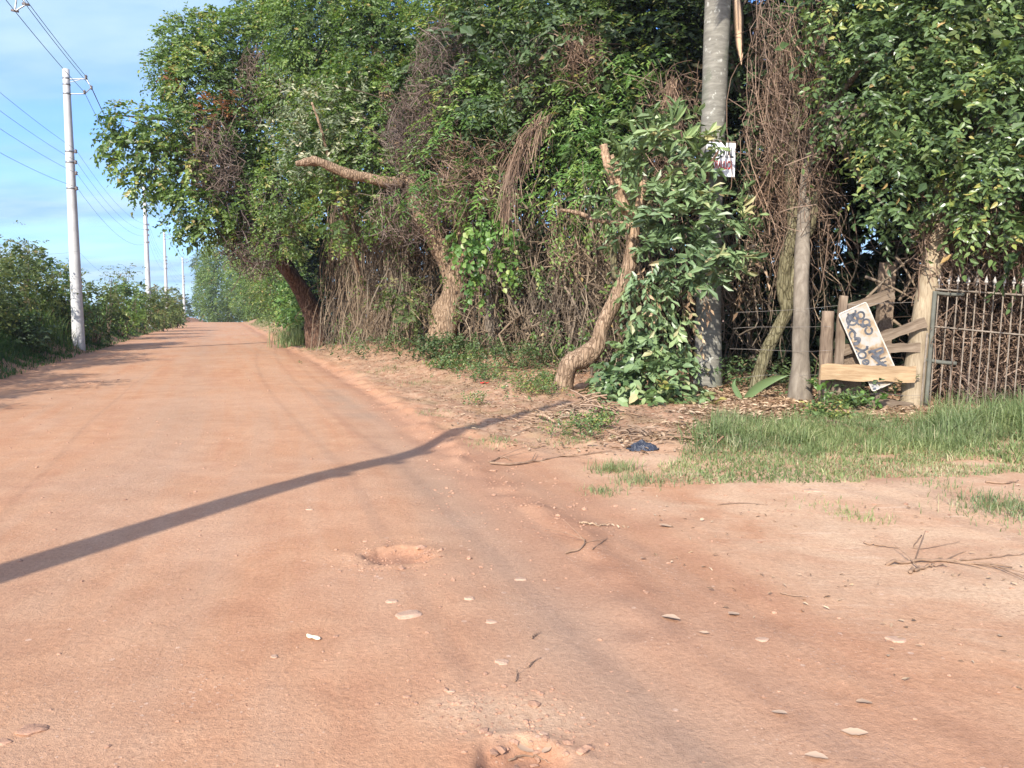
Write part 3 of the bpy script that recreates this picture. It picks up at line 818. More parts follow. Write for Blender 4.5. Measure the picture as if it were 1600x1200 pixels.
# --- dark bushy tree between palm and red vines
b = base_of(1180, 17.5)
t5 = root('dark_leaved_tree', b, 'dark green bushy tree filling the gap between the palm trunk and the reddish hanging vines', 'tree', 'trees walling the right side of the road')
trunk([(1178, 590, 17.5), (1172, 400, 17.5), (1176, 200, 17.5), (1170, 20, 17.6)], [.13, .11, .1, .06], 'bark_grey', t5, seed=9)
B5 = [PB(1180, 30, 16.8, 50), PB(1190, 120, 16.6, 42), PB(1175, 210, 16.4, 40), PB(1230, 60, 17, 50), PB(1170, 310, 16.6, 40), PB(1085, 220, 17.6, 36), PB(1190, -40, 17, 60), PB(1260, 0, 16.8, 50), PB(1195, 370, 17, 30)]
crown('crown', B5, 'leaf_dark', t5, 61, dens=110, L=.11, W=.055, SL=.45)
limbs(t5, P(1176, 200, 17.6), B5, 'bark_grey', 62, 5, .07)

# --- glossy leaved trees above the gate
b = base_of(1251, 13.7)
t6 = root('glossy_leaved_tree', b, 'glossy leaved tree with straight grey trunk flared at its foot left of the plank gate', 'tree', 'glossy leaved trees over the gate')
trunk([(1252, 640, 13.7), (1250, 615, 13.7), (1251, 560, 13.7), (1252, 480, 13.7), (1253, 410, 13.9), (1256, 340, 14.5), (1262, 250, 15.0), (1300, 80, 15.2)], [.25, .145, .135, .125, .11, .09, .07, .05], 'bark_smooth', t6, seed=10, rough=.07)
B6 = [PB(1325, 50, 14, 60), PB(1390, 100, 13.6, 72), PB(1330, 150, 13.6, 48), PB(1405, 190, 13.2, 52), PB(1400, -30, 14, 90), PB(1310, -40, 14.4, 60), PB(1385, 262, 12.9, 32, 36), PB(1382, 322, 12.8, 20, 36), PB(1420, 245, 13, 34), PB(1440, 300, 13.2, 28)]
crown('crown', B6, 'leaf_glossy', t6, 71, dens=170, K=9, L=.125, W=.06, SL=.5, tm=T_OVATE, droop=.7)
limbs(t6, P(1290, 180, 14.3), B6, 'bark_grey', 72, 7, .08)
b = base_of(1560, 15.2)
t6b = root('glossy_leaved_tree', b, 'spreading tree of glossy leaves above the spiked iron fence', 'tree', 'glossy leaved trees over the gate')
trunk([(1575, 620, 15.2), (1560, 480, 15.2), (1570, 330, 15), (1540, 150, 14.6)], [.2, .17, .15, .09], 'bark_grey', t6b, seed=12)
B6b = [PB(1480, 60, 13.5, 85), PB(1565, 60, 13.2, 85), PB(1500, 175, 12.9, 78), PB(1585, 195, 12.6, 70), PB(1480, 275, 12.8, 50), PB(1555, 290, 12.5, 62), PB(1490, -50, 14, 90), PB(1640, 120, 13, 95), PB(1650, 260, 12.6, 80), PB(1595, 380, 12.4, 24, 40), PB(1740, 180, 13, 110), PB(1620, -50, 13.5, 100), PB(1520, 330, 12.7, 36), PB(1760, 330, 12.8, 90)]
crown('crown', B6b, 'leaf_glossy', t6b, 73, dens=150, K=9, L=.13, W=.063, SL=.5, tm=T_OVATE, droop=.7)
limbs(t6b, P(1560, 250, 14.9), B6b, 'bark_grey', 74, 8, .09)
crown('new_growth', [PB(1500, 30, 12.9, 40), PB(1560, 20, 12.8, 34), PB(1470, 210, 12.3, 24), PB(1450, 130, 12.9, 26)], 'leaf_olive', t6b, 75, dens=40, K=7, L=.15, W=.08, SL=.42, tm=T_OVATE)

# --- palm trunk
b = base_of(1106, 15.6)
pr = root('palm_tree', b, 'tall straight grey ringed palm trunk with lichen spots carrying the white sign', 'palm tree')
trunk([(1106, 618, 15.6), (1106, 600, 15.6), (1107, 500, 15.6), (1111, 300, 15.6), (1118, 100, 15.6), (1124, -60, 15.6), (1130, -240, 15.6)], [.3, .245, .225, .235, .25, .25, .22], 'palm_bark', pr, seed=14, rough=.018, sides=28, n=60)
a = Acc()
rg = np.random.default_rng(5)
top = P(1130, -240, 15.6)
for k in range(12):
    an = k / 12 * 6.28 + .2; dr = np.array([math.cos(an), math.sin(an), 0])
    arc = [top + dr * (s * 3.0) + np.array([0, 0, 1.3 * s - 2.6 * s * s]) for s in np.linspace(0, 1, 14)]
    acc_tube(a, arc, [.05, .015], sides=5, cap=False, v=.4)
    arc = resample(arc, 60)[6:]
    tg = norm(np.gradient(arc, axis=0)); sd_ = norm(np.cross(tg, [0, 0, 1.]))
    for s in (-1, 1):
        leaves(a, arc, tg * .6 + sd_ * s + DOWN * .4, np.tile([0, 0, 1.], (len(arc), 1)) + rg.normal(0, .2, (len(arc), 3)), .6, .045, rg.uniform(.2, .8, len(arc)))
a.build('frond', M['leaf_mid'], pr)

# --- pruned tree in front
b = base_of(876, 14.8)
t8 = root('pruned_tree', b, 'crooked light brown pruned tree at the verge with sawn stubs and fleshy bluish green leaves', 'tree')
trunk([(874, 634, 14.8), (880, 600, 14.8), (890, 570, 14.8), (912, 558, 14.8), (932, 540, 14.8), (940, 514, 14.8), (956, 480, 14.8), (972, 445, 14.8), (985, 408, 14.8), (990, 365, 14.8), (994, 335, 14.9)], [.24, .18, .19, .2, .15, .14, .145, .145, .13, .115, .1], 'bark_tan', t8, seed=15, rough=.1)
trunk([(988, 380, 14.8), (986, 350, 14.8), (975, 320, 14.75), (966, 295, 14.7), (962, 262, 14.7), (952, 245, 14.7)], [.115, .1, .105, .12, .11, .085], 'cut_wood', t8, 'stub', seed=16, foot=False, sides=9, rough=.14)
trunk([(960, 285, 14.68), (950, 258, 14.6), (943, 226, 14.6)], [.09, .085, .07], 'cut_wood', t8, 'stub', seed=17, foot=False, sides=7, rough=.14)
trunk([(992, 345, 14.8), (1003, 305, 14.7), (1004, 280, 14.7), (994, 230, 14.7)], [.095, .09, .085, .065], 'cut_wood', t8, 'stub', seed=18, foot=False, sides=8, rough=.14)
trunk([(994, 335, 14.9), (1030, 300, 14.7), (1060, 260, 14.6), (1075, 220, 14.6)], [.08, .06, .05, .02], 'bark_olive', t8, 'branch', seed=19, foot=False, sides=8)
trunk([(994, 335, 14.9), (1050, 330, 14.5), (1100, 330, 14.4), (1150, 360, 14.3)], [.08, .06, .05, .02], 'bark_olive', t8, 'branch', seed=20, foot=False, sides=8)
trunk([(1060, 322, 14.5), (1100, 290, 14.4), (1108, 262, 14.3), (1122, 236, 14.3)], [.05, .04, .035, .02], 'bark_brown', t8, 'branch', seed=21, foot=False, sides=8)
trunk([(962, 435, 15.1), (958, 400, 15.1), (952, 358, 15.1)], [.07, .065, .05], 'bark_olive', t8, 'branch', seed=24, foot=False, sides=9, n=20)
trunk([(875, 328, 15.3), (905, 333, 15.2), (935, 345, 15.0), (985, 350, 14.9)], [.03, .045, .04, .05], 'bark_tan', t8, 'branch', seed=25, foot=False, sides=8, n=24)
B8 = [PB(1078, 432, 14.2, 40, 26), PB(985, 368, 14.4, 20, 22), PB(945, 295, 14.8, 16, 18), PB(940, 345, 14.9, 14, 12), PB(1000, 225, 14.7, 36, 34), PB(1040, 215, 14.8, 36, 30), PB(970, 280, 15, 24, 26), PB(1045, 265, 14.6, 44, 34), PB(1085, 290, 14.6, 32, 32), PB(1040, 330, 14.5, 50, 38), PB(1090, 350, 14.4, 44, 34), PB(1135, 370, 14.4, 34, 30), PB(1060, 390, 14.5, 46, 34), PB(1150, 330, 14.5, 18, 20), PB(1108, 400, 14.5, 38, 26), PB(1090, 235, 14.8, 20, 20), PB(1155, 385, 14.4, 20, 14)]
crown('crown', B8, 'leaf_blue', t8, 81, dens=75, core=False, K=9, L=.24, W=.078, SL=.3, tm=T_LONG, droop=.05, up=.5, spread=.8, jit=.5)
# upright long leaves at the top
rg = np.random.default_rng(82)
a = Acc()
for (px, py) in [(1035, 190), (1060, 200), (1000, 215), (975, 235), (1020, 200), (1085, 215), (1050, 175)]:
    c = P(px, py + 20, 14.6)
    n = 9
    o = norm(np.stack([rg.normal(0, .6, n), rg.normal(-.1, .4, n), np.abs(rg.normal(.8, .5, n))], 1))
    leaves(a, np.tile(c, (n, 1)) + rg.normal(0, .05, (n, 3)), o, rg.normal(0, 1, (n, 3)) + [0, -1.2, .3], rg.uniform(.32, .5, n), .085, rg.uniform(.2, .8, n), T_LONG)
a.build('long_leaf', M['leaf_blue'], t8)
crown('withered_foliage', [PB(1045, 450, 14.6, 34, 24), PB(1075, 465, 14.6, 28, 26), PB(1010, 430, 14.7, 14, 30), PB(1050, 500, 14.7, 20, 30), PB(1165, 420, 14.8, 10, 30), PB(1020, 480, 14.7, 14, 36)], 'leaf_brown', t8, 84, core=False, dens=26, K=8, L=.17, W=.055, SL=.3, droop=1.8)

# heart leaved climber running up beside the pruned trunk
b = base_of(1005, 14.6)
cl = root('climbing_vine', b, 'dull green long leaved climber hanging between the pruned tree and the palm trunk', 'climber')
crown('foliage', [PB(1000, 470, 14.2, 14, 40), PB(1012, 540, 14.1, 20, 34), PB(985, 430, 14.3, 10, 20), PB(1020, 420, 14.2, 12, 26), PB(1030, 500, 14.2, 16, 34), PB(1060, 520, 14.3, 14, 30), PB(1045, 560, 14.1, 18, 26)], 'leaf_blue', cl, 85, core=False, dens=80, K=6, L=.17, W=.075, SL=.3, tm=T_LONG, droop=1.3)
part_tube('stem', np.array([P(1010, 625, 14.5), P(1003, 560, 14.4), P(1012, 500, 14.4), P(1000, 430, 14.5), P(1010, 380, 14.6)]), [.02, .015, .01], M['vine'], cl, sides=5, n=20)

# broad leaved shrub at the foot
b = base_of(1005, 13.4)
sh = root('broadleaf_shrub', b, 'broad grey green leaved shrub sprawling at the foot of the pruned tree', 'shrub')
BS = [PB(990, 560, 14.2, 34, 26), PB(950, 590, 14.1, 24, 24), PB(1000, 600, 13.7, 48, 30), PB(1045, 590, 13.9, 36, 30), PB(975, 640, 13.3, 40, 26), PB(1030, 645, 13.1, 44, 26), PB(1075, 625, 13.6, 30, 26), PB(1075, 665, 12.8, 26, 18), PB(960, 610, 13.9, 22, 20), PB(1010, 530, 14.4, 22, 22), PB(955, 660, 13.1, 16, 12)]
crown('foliage', BS, 'leaf_blue', sh, 91, core=False, dens=85, K=6, L=.2, W=.13, SL=.3, tm=T_OVATE, droop=.5, up=.9)
crown('young_leaves', [PB(975, 580, 13.7, 26, 18), PB(1010, 620, 13.2, 30, 20), PB(1100, 650, 13, 20, 14)], 'leaf_glossy', sh, 92, dens=45, K=6, L=.15, W=.11, SL=.3, tm=T_OVATE, droop=.4, up=.9)
part_tube('stem', np.array([P(1000, 690, 12.9), P(990, 650, 12.9), P(985, 610, 13.4)]), [.025, .02, .012], M['bark_tan'], sh, sides=6, n=10)
part_tube('stem', np.array([P(955, 690, 12.7), P(985, 655, 12.8), P(992, 610, 13.3)]), [.02, .018, .012], M['bark_tan'], sh, sides=6, n=10)

# crooked vine-stemmed tree between palm and post
b = base_of(1182, 14.6)
t9 = root('crooked_tree', b, 'thin crooked olive grey trunk bending upward right of the palm trunk', 'tree')
trunk([(1180, 618, 14.6), (1186, 585, 14.6), (1200, 545, 14.6), (1218, 510, 14.6), (1229, 485, 14.6), (1224, 455, 14.6), (1228, 400, 14.6), (1240, 350, 14.7), (1236, 280, 14.9), (1245, 180, 15.2), (1240, 60, 15.6)], [.15, .12, .115, .115, .12, .1, .1, .1, .08, .07, .05], 'bark_olive', t9, seed=22, rough=.12)
trunk([(1229, 485, 14.6), (1240, 440, 14.5), (1250, 390, 14.5), (1268, 350, 14.5), (1275, 300, 14.6)], [.09, .09, .08, .08, .05], 'bark_olive', t9, 'branch', seed=23, foot=False)
crown('crown', [PB(1240, 330, 14.8, 14, 14), PB(1225, 220, 15.2, 26, 20), PB(1260, 275, 14.8, 20, 12), PB(1245, 150, 15.4, 22, 16), PB(1235, 60, 15.6, 30, 22)], 'leaf_mid', t9, 93, dens=40, L=.13, W=.06)

# trees standing back inside the wood (trunks and crowns seen in the gaps)
rg = np.random.default_rng(99)
back = [(560, 29, 'grey'), (640, 27, 'brown'), (830, 22.5, 'brown'), (900, 24, 'grey'), (1030, 21, 'brown'), (1215, 20, 'grey'), (1320, 19, 'brown'), (1420, 21, 'grey'), (1530, 18.5, 'brown'), (1680, 17, 'grey'), (720, 30, 'brown'), (980, 28, 'grey')]
where = ['behind the cut limb', 'behind the bent tan trunk', 'behind the hanging dead frond', 'behind the pruned tree stubs', 'just left of the palm trunk', 'between the palm and the grey trunk', 'behind the leaning sign board', 'behind the big gate post', 'behind the iron fence', 'at the right end of the iron fence', 'deep behind the compound leaves', 'deep behind the pruned tree']
for i, (px, d, bm) in enumerate(back):
    b = base_of(px, d)
    tr = root('forest_tree', b, 'shaded inner tree trunk with dark crown ' + where[i], 'tree', 'shaded trees inside the wood')
    hh = rg.uniform(7.5, 9.5) + max(0, (1100 - px) / 250)
    lean = rg.normal(0, .5, 2)
    pts = [b + [0, 0, -.2], b + [lean[0] * .3, lean[1] * .3, hh * .35], b + [lean[0] * .8, lean[1], hh * .7], b + [lean[0] * 1.5, lean[1], hh]]
    part_tube('trunk', pts, [.26, .17, .13, .06], M['bark_' + bm], tr, sides=10, n=26, rough=.12, seed=i)
    top = b + [lean[0], lean[1], hh]
    bl = []
    for k in range(7):
        o = rg.normal(0, 1, 3) * [1.6, 1.2, 1.1]
        bl.append([*(top + o + [0, 0, -1.0]), 1.35, 1.3, 1.1])
    crown('crown', bl, 'leaf_dark', tr, 300 + i, dens=60, back=.6, L=.17, W=.09, SL=.6)
    limbs(tr, b + [lean[0] * .8, lean[1], hh * .7], bl, 'bark_grey', 320 + i, 5, .07)

# --- far trees down the right side of the road
def redge(d): return proj(float(XR(d)), d, float(Hroad(d)))[0]
far = []
for (d, rx, py, ry, mt) in [(35, 30, 470, 40, 'leaf_bright'), (40, 46, 432, 66, 'leaf_mid'), (49, 44, 428, 62, 'leaf_mid'), (60, 40, 432, 58, 'leaf_olive'), (74, 36, 436, 56, 'leaf_mid'), (92, 34, 440, 52, 'leaf_mid'), (112, 30, 440, 54, 'leaf_mid'), (44, 44, 380, 40, 'leaf_mid'), (66, 44, 372, 40, 'leaf_olive'), (96, 34, 395, 40, 'leaf_mid')]:
    far.append((float(redge(d)) + rx * .95 + 4, py, d, rx, ry, mt))
far += [(352, 436, 138, 34, 64, 'leaf_mid'), (328, 462, 150, 20, 38, 'leaf_mid'), (398, 415, 118, 36, 78, 'leaf_mid'), (430, 430, 96, 36, 70, 'leaf_olive'), (322, 414, 180, 16, 26, 'leaf_dark')]
far_lab = ['bright green bush just left of the leaning trunk foot', 'medium green roadside tree right behind the leaning trunk', 'rounded green tree second beyond the leaning trunk', 'olive tree third beyond the leaning trunk', 'green tree fourth beyond the leaning trunk', 'green tree fifth beyond the leaning trunk, well down the road', 'green tree beside the crest on the right of the road', 'high green crown over the first far roadside trees', 'high olive crown behind the far roadside trees', 'high green crown nearest the crest behind the roadside trees', 'tall green tree standing beyond the crest', 'lower green tree beyond the crest beside the small last pole', 'tallest green tree right where the road meets its crest', 'tall olive tree right of the crest, half behind the hanging vines', 'dark grey green treetop standing farthest out against the sky']
for i, (px, py, d, rx, ry, mt) in enumerate(far):
    b = base_of(px, d)
    tr = root('far_tree', b, far_lab[i], 'tree', 'trees farther along the right of the road')
    s = d / FPX
    rg2 = np.random.default_rng(400 + i)
    bl = [PB(px, py, d, rx * .8, ry * .85)]
    for k in range(9):
        an = k / 9 * 6.28
        bl.append(PB(px + math.cos(an) * rx * .68, py + math.sin(an) * ry * .68, d + rg2.normal(0, rx * s * .3), rx * .45, ry * .45))
    gz = float(H(b[0], b[1]))
    sc = d / 40
    crown('crown', bl, mt, tr, 410 + i, dens=min(90, 90 / sc ** 1.2), K=7, L=.14 * sc ** .6, W=.08 * sc ** .6, SL=.55 * sc ** .5, back=.3)
    part_tube('trunk', [[bl[0][0], bl[0][1] + .6, b[2] - .2], [bl[0][0] + .1, bl[0][1] + .6, (bl[0][2] + b[2]) * .5], np.array(bl[0][:3]) + [0, .3, 0]], [.2, .15, .1], M['bark_grey'], tr, sides=8, n=12, rough=.1)

# ------------------------------------------------------------------ left bank: hedge bushes
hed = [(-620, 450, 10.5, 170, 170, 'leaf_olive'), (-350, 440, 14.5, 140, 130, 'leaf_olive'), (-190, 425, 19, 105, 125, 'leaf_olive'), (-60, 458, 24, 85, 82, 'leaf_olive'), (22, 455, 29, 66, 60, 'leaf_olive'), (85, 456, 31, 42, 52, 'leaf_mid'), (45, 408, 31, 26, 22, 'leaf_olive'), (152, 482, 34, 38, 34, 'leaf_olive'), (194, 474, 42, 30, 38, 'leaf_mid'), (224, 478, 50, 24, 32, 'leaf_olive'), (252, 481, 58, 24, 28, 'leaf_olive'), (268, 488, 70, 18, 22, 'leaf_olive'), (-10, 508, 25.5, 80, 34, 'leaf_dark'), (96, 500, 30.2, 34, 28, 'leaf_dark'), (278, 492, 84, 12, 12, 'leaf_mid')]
hl = ['nearest bush on the left bank whose shadow tip touches the road', 'big bush nearest the camera beyond the left edge of the view', 'large yellow green bush outside the left edge of the road', 'broad yellow green hedge bush at the left edge of the bank', 'tall sunlit hedge bush left of the nearest pole', 'green hedge bush touching the nearest pole', 'sunlit top sprays rising highest left of the nearest pole', 'olive bush just right of the nearest pole', 'rounded green bush midway between the first two poles', 'olive bush just left of the second pole', 'feathery pale bush right of the second pole', 'low bush below the third pole', 'dark lower growth beneath the tall hedge bush', 'dark low shrub behind the nearest pole foot', 'small green bush where the left bank meets the crest']
for i, (px, py, d, rx, ry, mt) in enumerate(hed):
    b = base_of(px, d)
    tr = root('hedge_bush', b, hl[i], 'bush', 'hedge bushes on the left bank')
    rg2 = np.random.default_rng(500 + i)
    bl = [PB(px, py, d, rx * .75, ry * .7, rx * d / FPX * .8)]
    s = d / FPX
    for k in range(8):
        an = k / 8 * 6.28
        bl.append(PB(px + math.cos(an) * rx * .65, py + math.sin(an) * ry * .62 + rg2.normal(0, 3), d + rg2.normal(0, rx * s * .5), rx * .4, ry * rg2.uniform(.3, .45)))
    sc = d / 30
    crown('foliage', bl, mt, tr, 510 + i, dens=110 / sc ** 1.1, K=7, L=.13 * sc ** .5, W=.07 * sc ** .5, SL=.5, back=.5)
    a = Acc()
    for k in range(6):
        e = np.array(bl[rg2.integers(0, len(bl))][:3]) + [0, 0, rg2.uniform(.1, .5)]
        acc_tube(a, [b + rg2.normal(0, .15, 3) * [1, 1, 0] + [0, 0, -.1], (b + e) / 2 + rg2.normal(0, .2, 3), e], [.04, .025, .01], sides=5, n=8, cap=False, v=.4)
    a.build('stem', M['vine'], tr)
# spindly saplings standing up out of the hedge
for i, (px, py0, py1, d, lb) in enumerate([(40, 400, 382, 30, 'thin sapling tip rising over the tall hedge bush'), (197, 462, 418, 44, 'spindly sapling with sparse leaves standing up from the hedge'), (172, 468, 428, 38, 'leafy sapling tip above the olive bush right of the nearest pole'), (280, 480, 455, 70, 'twiggy dry sapling near the far poles')]):
    b = base_of(px, d)
    tr = root('sapling', b, lb, 'sapling', 'saplings in the left hedge')
    a = Acc(); rg2 = np.random.default_rng(600 + i)
    tops = []
    for k in range(5):
        e = P(px + rg2.normal(0, 8), py1 + rg2.uniform(-4, 12), d + rg2.normal(0, .3)); tops.append(e)
        m_ = P(px + rg2.normal(0, 3), py0, d)
        acc_tube(a, [b, m_, e], [.035, .02, .006], sides=5, n=9, cap=False, v=.4)
    a.build('stem', M['vine'], tr)
    a = Acc(); tops = np.array(tops)
    p = np.repeat(tops, 5, 0) + rg2.normal(0, .25, (25, 3))
    sprays(a, p, norm(rg2.normal(0, 1, (25, 3)) + [0, 0, .8]), rg2, K=6, SL=.35, L=.14, W=.06, vbase=rg2.uniform(.3, .9, 25))
    a.build('leaves', M['leaf_olive'], tr)

# far treeline past the crest (reads as one mass)
rg2 = np.random.default_rng(650)
bl = []
for k in range(60):
    x = -150 + k * 6 + rg2.normal(0, 2); y = rg2.uniform(200, 260)
    if -88 < x < -60 and False: continue
    z = float(H(x, y)); bl.append([x, y, z + rg2.uniform(1, 5), 5, 4, rg2.uniform(3, 5)])
p, o, vb = blob_points(bl, 1.2, rg2, .2)
a = Acc(); sprays(a, p, o, rg2, K=6, SL=1.2, L=.9, W=.5, vbase=vb)
tag(a.build('distant_treeline', M['leaf_dark']), 'low dark green treeline beyond the crest of the road', 'treeline', None, 'stuff')

# ------------------------------------------------------------------ shaded wood behind, dry vines
def veg_line(px):   # distance of the vegetation wall at a picture column
    return np.interp(px, [330, 480, 560, 690, 800, 880, 1000, 1110, 1250, 1430, 1600, 2000], [60, 31, 26, 22.5, 19.5, 17.5, 16.2, 16.2, 14.6, 13.8, 13.2, 12.5])
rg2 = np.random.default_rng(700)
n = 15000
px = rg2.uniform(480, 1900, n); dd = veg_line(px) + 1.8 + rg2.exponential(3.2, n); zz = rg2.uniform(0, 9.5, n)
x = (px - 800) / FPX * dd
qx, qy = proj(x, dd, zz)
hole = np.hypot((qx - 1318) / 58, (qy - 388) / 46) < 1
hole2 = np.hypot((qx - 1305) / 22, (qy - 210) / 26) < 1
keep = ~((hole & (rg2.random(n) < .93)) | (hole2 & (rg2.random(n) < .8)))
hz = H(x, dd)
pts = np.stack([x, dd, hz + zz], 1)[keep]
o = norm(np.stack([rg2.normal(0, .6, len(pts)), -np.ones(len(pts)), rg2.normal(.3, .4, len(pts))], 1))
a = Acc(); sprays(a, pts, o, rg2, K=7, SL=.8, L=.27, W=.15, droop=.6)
tag(a.build('forest_undergrowth', M['shade_leaf']), 'tangled undergrowth deep in the wood, leaf colour darkened as shade', 'undergrowth', None, 'stuff')

def hang(n, x0, x1, ytop, ybot, doff, rng, rad=(.006, .016), curl=.12, Mseg=14, full=.5, dspread=1.6):
    """hanging stems: start in a picture band, drop towards the ground"""
    px = rng.uniform(x0, x1, n)
    y0 = rng.uniform(ytop[0], ytop[1], n); y1 = rng.uniform(ybot[0], ybot[1], n)
    d = veg_line(px) + doff + np.abs(rng.normal(0, dspread, n))
    s = P(px, y0, d); e = P(px + rng.normal(0, 26, n), y1, d + rng.normal(0, .35, n))
    gz = H(e[:, 0], e[:, 1]); e[:, 2] = np.maximum(e[:, 2], gz - .05)
    t = np.linspace(0, 1, Mseg)
    PT = s[:, None] * (1 - t)[None, :, None] + e[:, None] * t[None, :, None]
    for k in range(4):
        f = rng.uniform(.5, 3.5, n)[:, None]; ph = rng.uniform(0, 6.28, (n, 1)); am = rng.normal(0, curl, (n, 3)) / (1 + k * .5)
        PT += np.sin(f * t[None] * 6.28 + ph)[..., None] * am[:, None]
    r = np.exp(rng.uniform(math.log(rad[0]), math.log(rad[1]), n))
    return PT, r
def tangle(n, region, d, rng, length=(.4, 1.4), rad=(.004, .01), curl=.35, Mseg=9, down=.3, dsp=.4):
    px = rng.uniform(region[0], region[2], n); py = rng.uniform(region[1], region[3], n)
    dd = (d(px) if callable(d) else d) + rng.normal(0, dsp, n)
    c = P(px, py, dd)
    dr = norm(rng.normal(0, 1, (n, 3)) + [0, 0, -down * 3]); L = rng.uniform(*length, n)
    t = np.linspace(-.5, .5, Mseg)
    PT = c[:, None] + dr[:, None] * (L[:, None] * t)[..., None]
    for k in range(3):
        f = rng.uniform(.3, 1.6, n)[:, None]; ph = rng.uniform(0, 6.28, (n, 1)); am = rng.normal(0, curl * .3, (n, 3))
        PT += np.sin(f * t[None] * 6.28 + ph)[..., None] * am[:, None]
    return PT, np.exp(rng.uniform(math.log(rad[0]), math.log(rad[1]), n))
rg2 = np.random.default_rng(710)
a = Acc()
for (n, x0, x1, yt, yb, off) in [(400, 520, 640, (230, 400), (500, 560), -.6), (190, 600, 730, (260, 380), (430, 560), .5), (360, 720, 1000, (250, 420), (480, 600), -.3), (220, 720, 1000, (300, 440), (520, 620), .5), (170, 1000, 1170, (300, 420), (470, 600), .3), (90, 1130, 1290, (200, 360), (430, 600), .4), (40, 400, 470, (300, 370), (400, 470), -.8), (40, 1290, 1450, (250, 420), (450, 640), 1.2)]:
    PT, r = hang(n, x0, x1, yt, yb, off, rg2)
    multi_tubes(a, PT, r, 3, rg2.uniform(.1, .95, n))
# thick lianas
PT, r = hang(34, 520, 1000, (250, 400), (540, 600), -.5, rg2, (.02, .04), .2)
multi_tubes(a, PT, r, 6, rg2.uniform(.3, .95, len(r)))
PT, r = tangle(850, (515, 380, 1000, 580), lambda p: veg_line(p) + .3, rg2, (.4, 1.6), (.006, .013))
multi_tubes(a, PT, r, 3, rg2.uniform(.1, .95, len(r)))
tag(a.build('hanging_dry_vines', M['vine'], None, False), 'curtain of tan dry hanging vines and lianas under the tree crowns', 'dry vines', None, 'stuff')
a = Acc()
for (n, x0, x1, yt, yb, off) in [(230, 1180, 1285, (-60, 160), (200, 420), -.2), (150, 1195, 1290, (100, 300), (330, 480), -.1)]:
    PT, r = hang(n, x0, x1, yt, yb, off, rg2, (.006, .013), .16)
    multi_tubes(a, PT, r * .85, 3, rg2.uniform(.1, .95, n))
PT, r = tangle(110, (1185, 20, 1290, 330), lambda p: veg_line(p) - .1, rg2, (.4, 1.4), (.004, .01))
multi_tubes(a, PT, r, 3, rg2.uniform(.1, .95, len(r)))
PT, r = tangle(260, (1010, 120, 1100, 330), 17.2, rg2, (.4, 1.2), (.004, .01))
multi_tubes(a, PT, r, 3, rg2.uniform(.1, .95, len(r)))
PT, r = tangle(1600, (1445, 335, 1700, 640), 13.7, rg2, (.3, 1.3), (.005, .012), .35, 9, .25, .35)
multi_tubes(a, PT, r, 3, rg2.uniform(.1, .95, len(r)))
PT, r = tangle(500, (1440, 330, 1600, 430), 13.2, rg2, (.4, 1.2), (.006, .013), .2, 9, 1.0, .2)
multi_tubes(a, PT, r, 3, rg2.uniform(.3, .95, len(r)))
for reg, d_, n_ in [((680, 270, 720, 330), 20.2, 120), ((700, 220, 800, 330), 19.6, 260), ((880, 60, 940, 130), 18.4, 260)]:
    PT, r = tangle(n_, reg, d_, rg2, (.4, 1.4), (.005, .011)); multi_tubes(a, PT, r, 3, rg2.uniform(.1, .95, len(r)))
tag(a.build('reddish_dry_vines', M['vine_red'], None, False), 'reddish brown dry vine thicket by the gate and behind the iron fence', 'dry vines', None, 'stuff')
a = Acc()
def ell_tangle(n, cx, cy, rx, ry, d, **k):
    PT, r = tangle(n, (cx - rx, cy - ry, cx + rx, cy + ry), d, rg2, **k)
    c = PT.mean(1); qx, qy = proj(c[:, 0], c[:, 1], c[:, 2])
    kp = ((qx - cx) / rx) ** 2 + ((qy - cy) / ry) ** 2 < 1
    multi_tubes(a, PT[kp], r[kp], 3, rg2.uniform(.1, .95, int(kp.sum())))
ell_tangle(700, 690, 140, 48, 105, 20.2, length=(.3, 1.0), rad=(.005, .009), dsp=.25)
ell_tangle(380, 335, 250, 34, 60, 26.4, length=(.4, 1.2), rad=(.008, .014), dsp=.3)
ell_tangle(600, 400, 355, 60, 70, 27.2, length=(.5, 1.5), rad=(.009, .016), dsp=.4)
ell_tangle(220, 400, 140, 40, 60, 27.2, length=(.4, 1.2), rad=(.008, .013), dsp=.3)
ell_tangle(300, 640, 205, 35, 60, 21.6, length=(.3, 1.0), rad=(.005, .01), dsp=.25)
ell_tangle(250, 640, 330, 60, 50, 21.6, length=(.4, 1.2), rad=(.006, .012), dsp=.25)
ell_tangle(220, 840, 130, 50, 60, 19, length=(.4, 1.2), rad=(.005, .01), dsp=.25)
tag(a.build('grey_dead_creeper', M['vine_grey'], None, False), 'grey brown patches of dead creeper twigs matted over the tree crowns', 'dead creeper', None, 'stuff')
# sparse green among the vines
rg2 = np.random.default_rng(720)
a = Acc()
n = 900
px = rg2.uniform(470, 1000, n); py = rg2.uniform(330, 560, n)
pts = P(px, py, veg_line(px) - .3 + rg2.normal(0, .5, n))
vm = n2d(px / 100, py / 100, .9, 44) > .15
pts = pts[vm]
sprays(a, pts, norm(rg2.normal(0, .5, (len(pts), 3)) + [0, -1, 0]), rg2, K=7, SL=.35, L=.1, W=.06, droop=1.2)
tag(a.build('creeper_leaves', M['leaf_mid']), 'small green creeper leaves scattered through the dry vine curtain', 'creeper leaves', None, 'stuff')

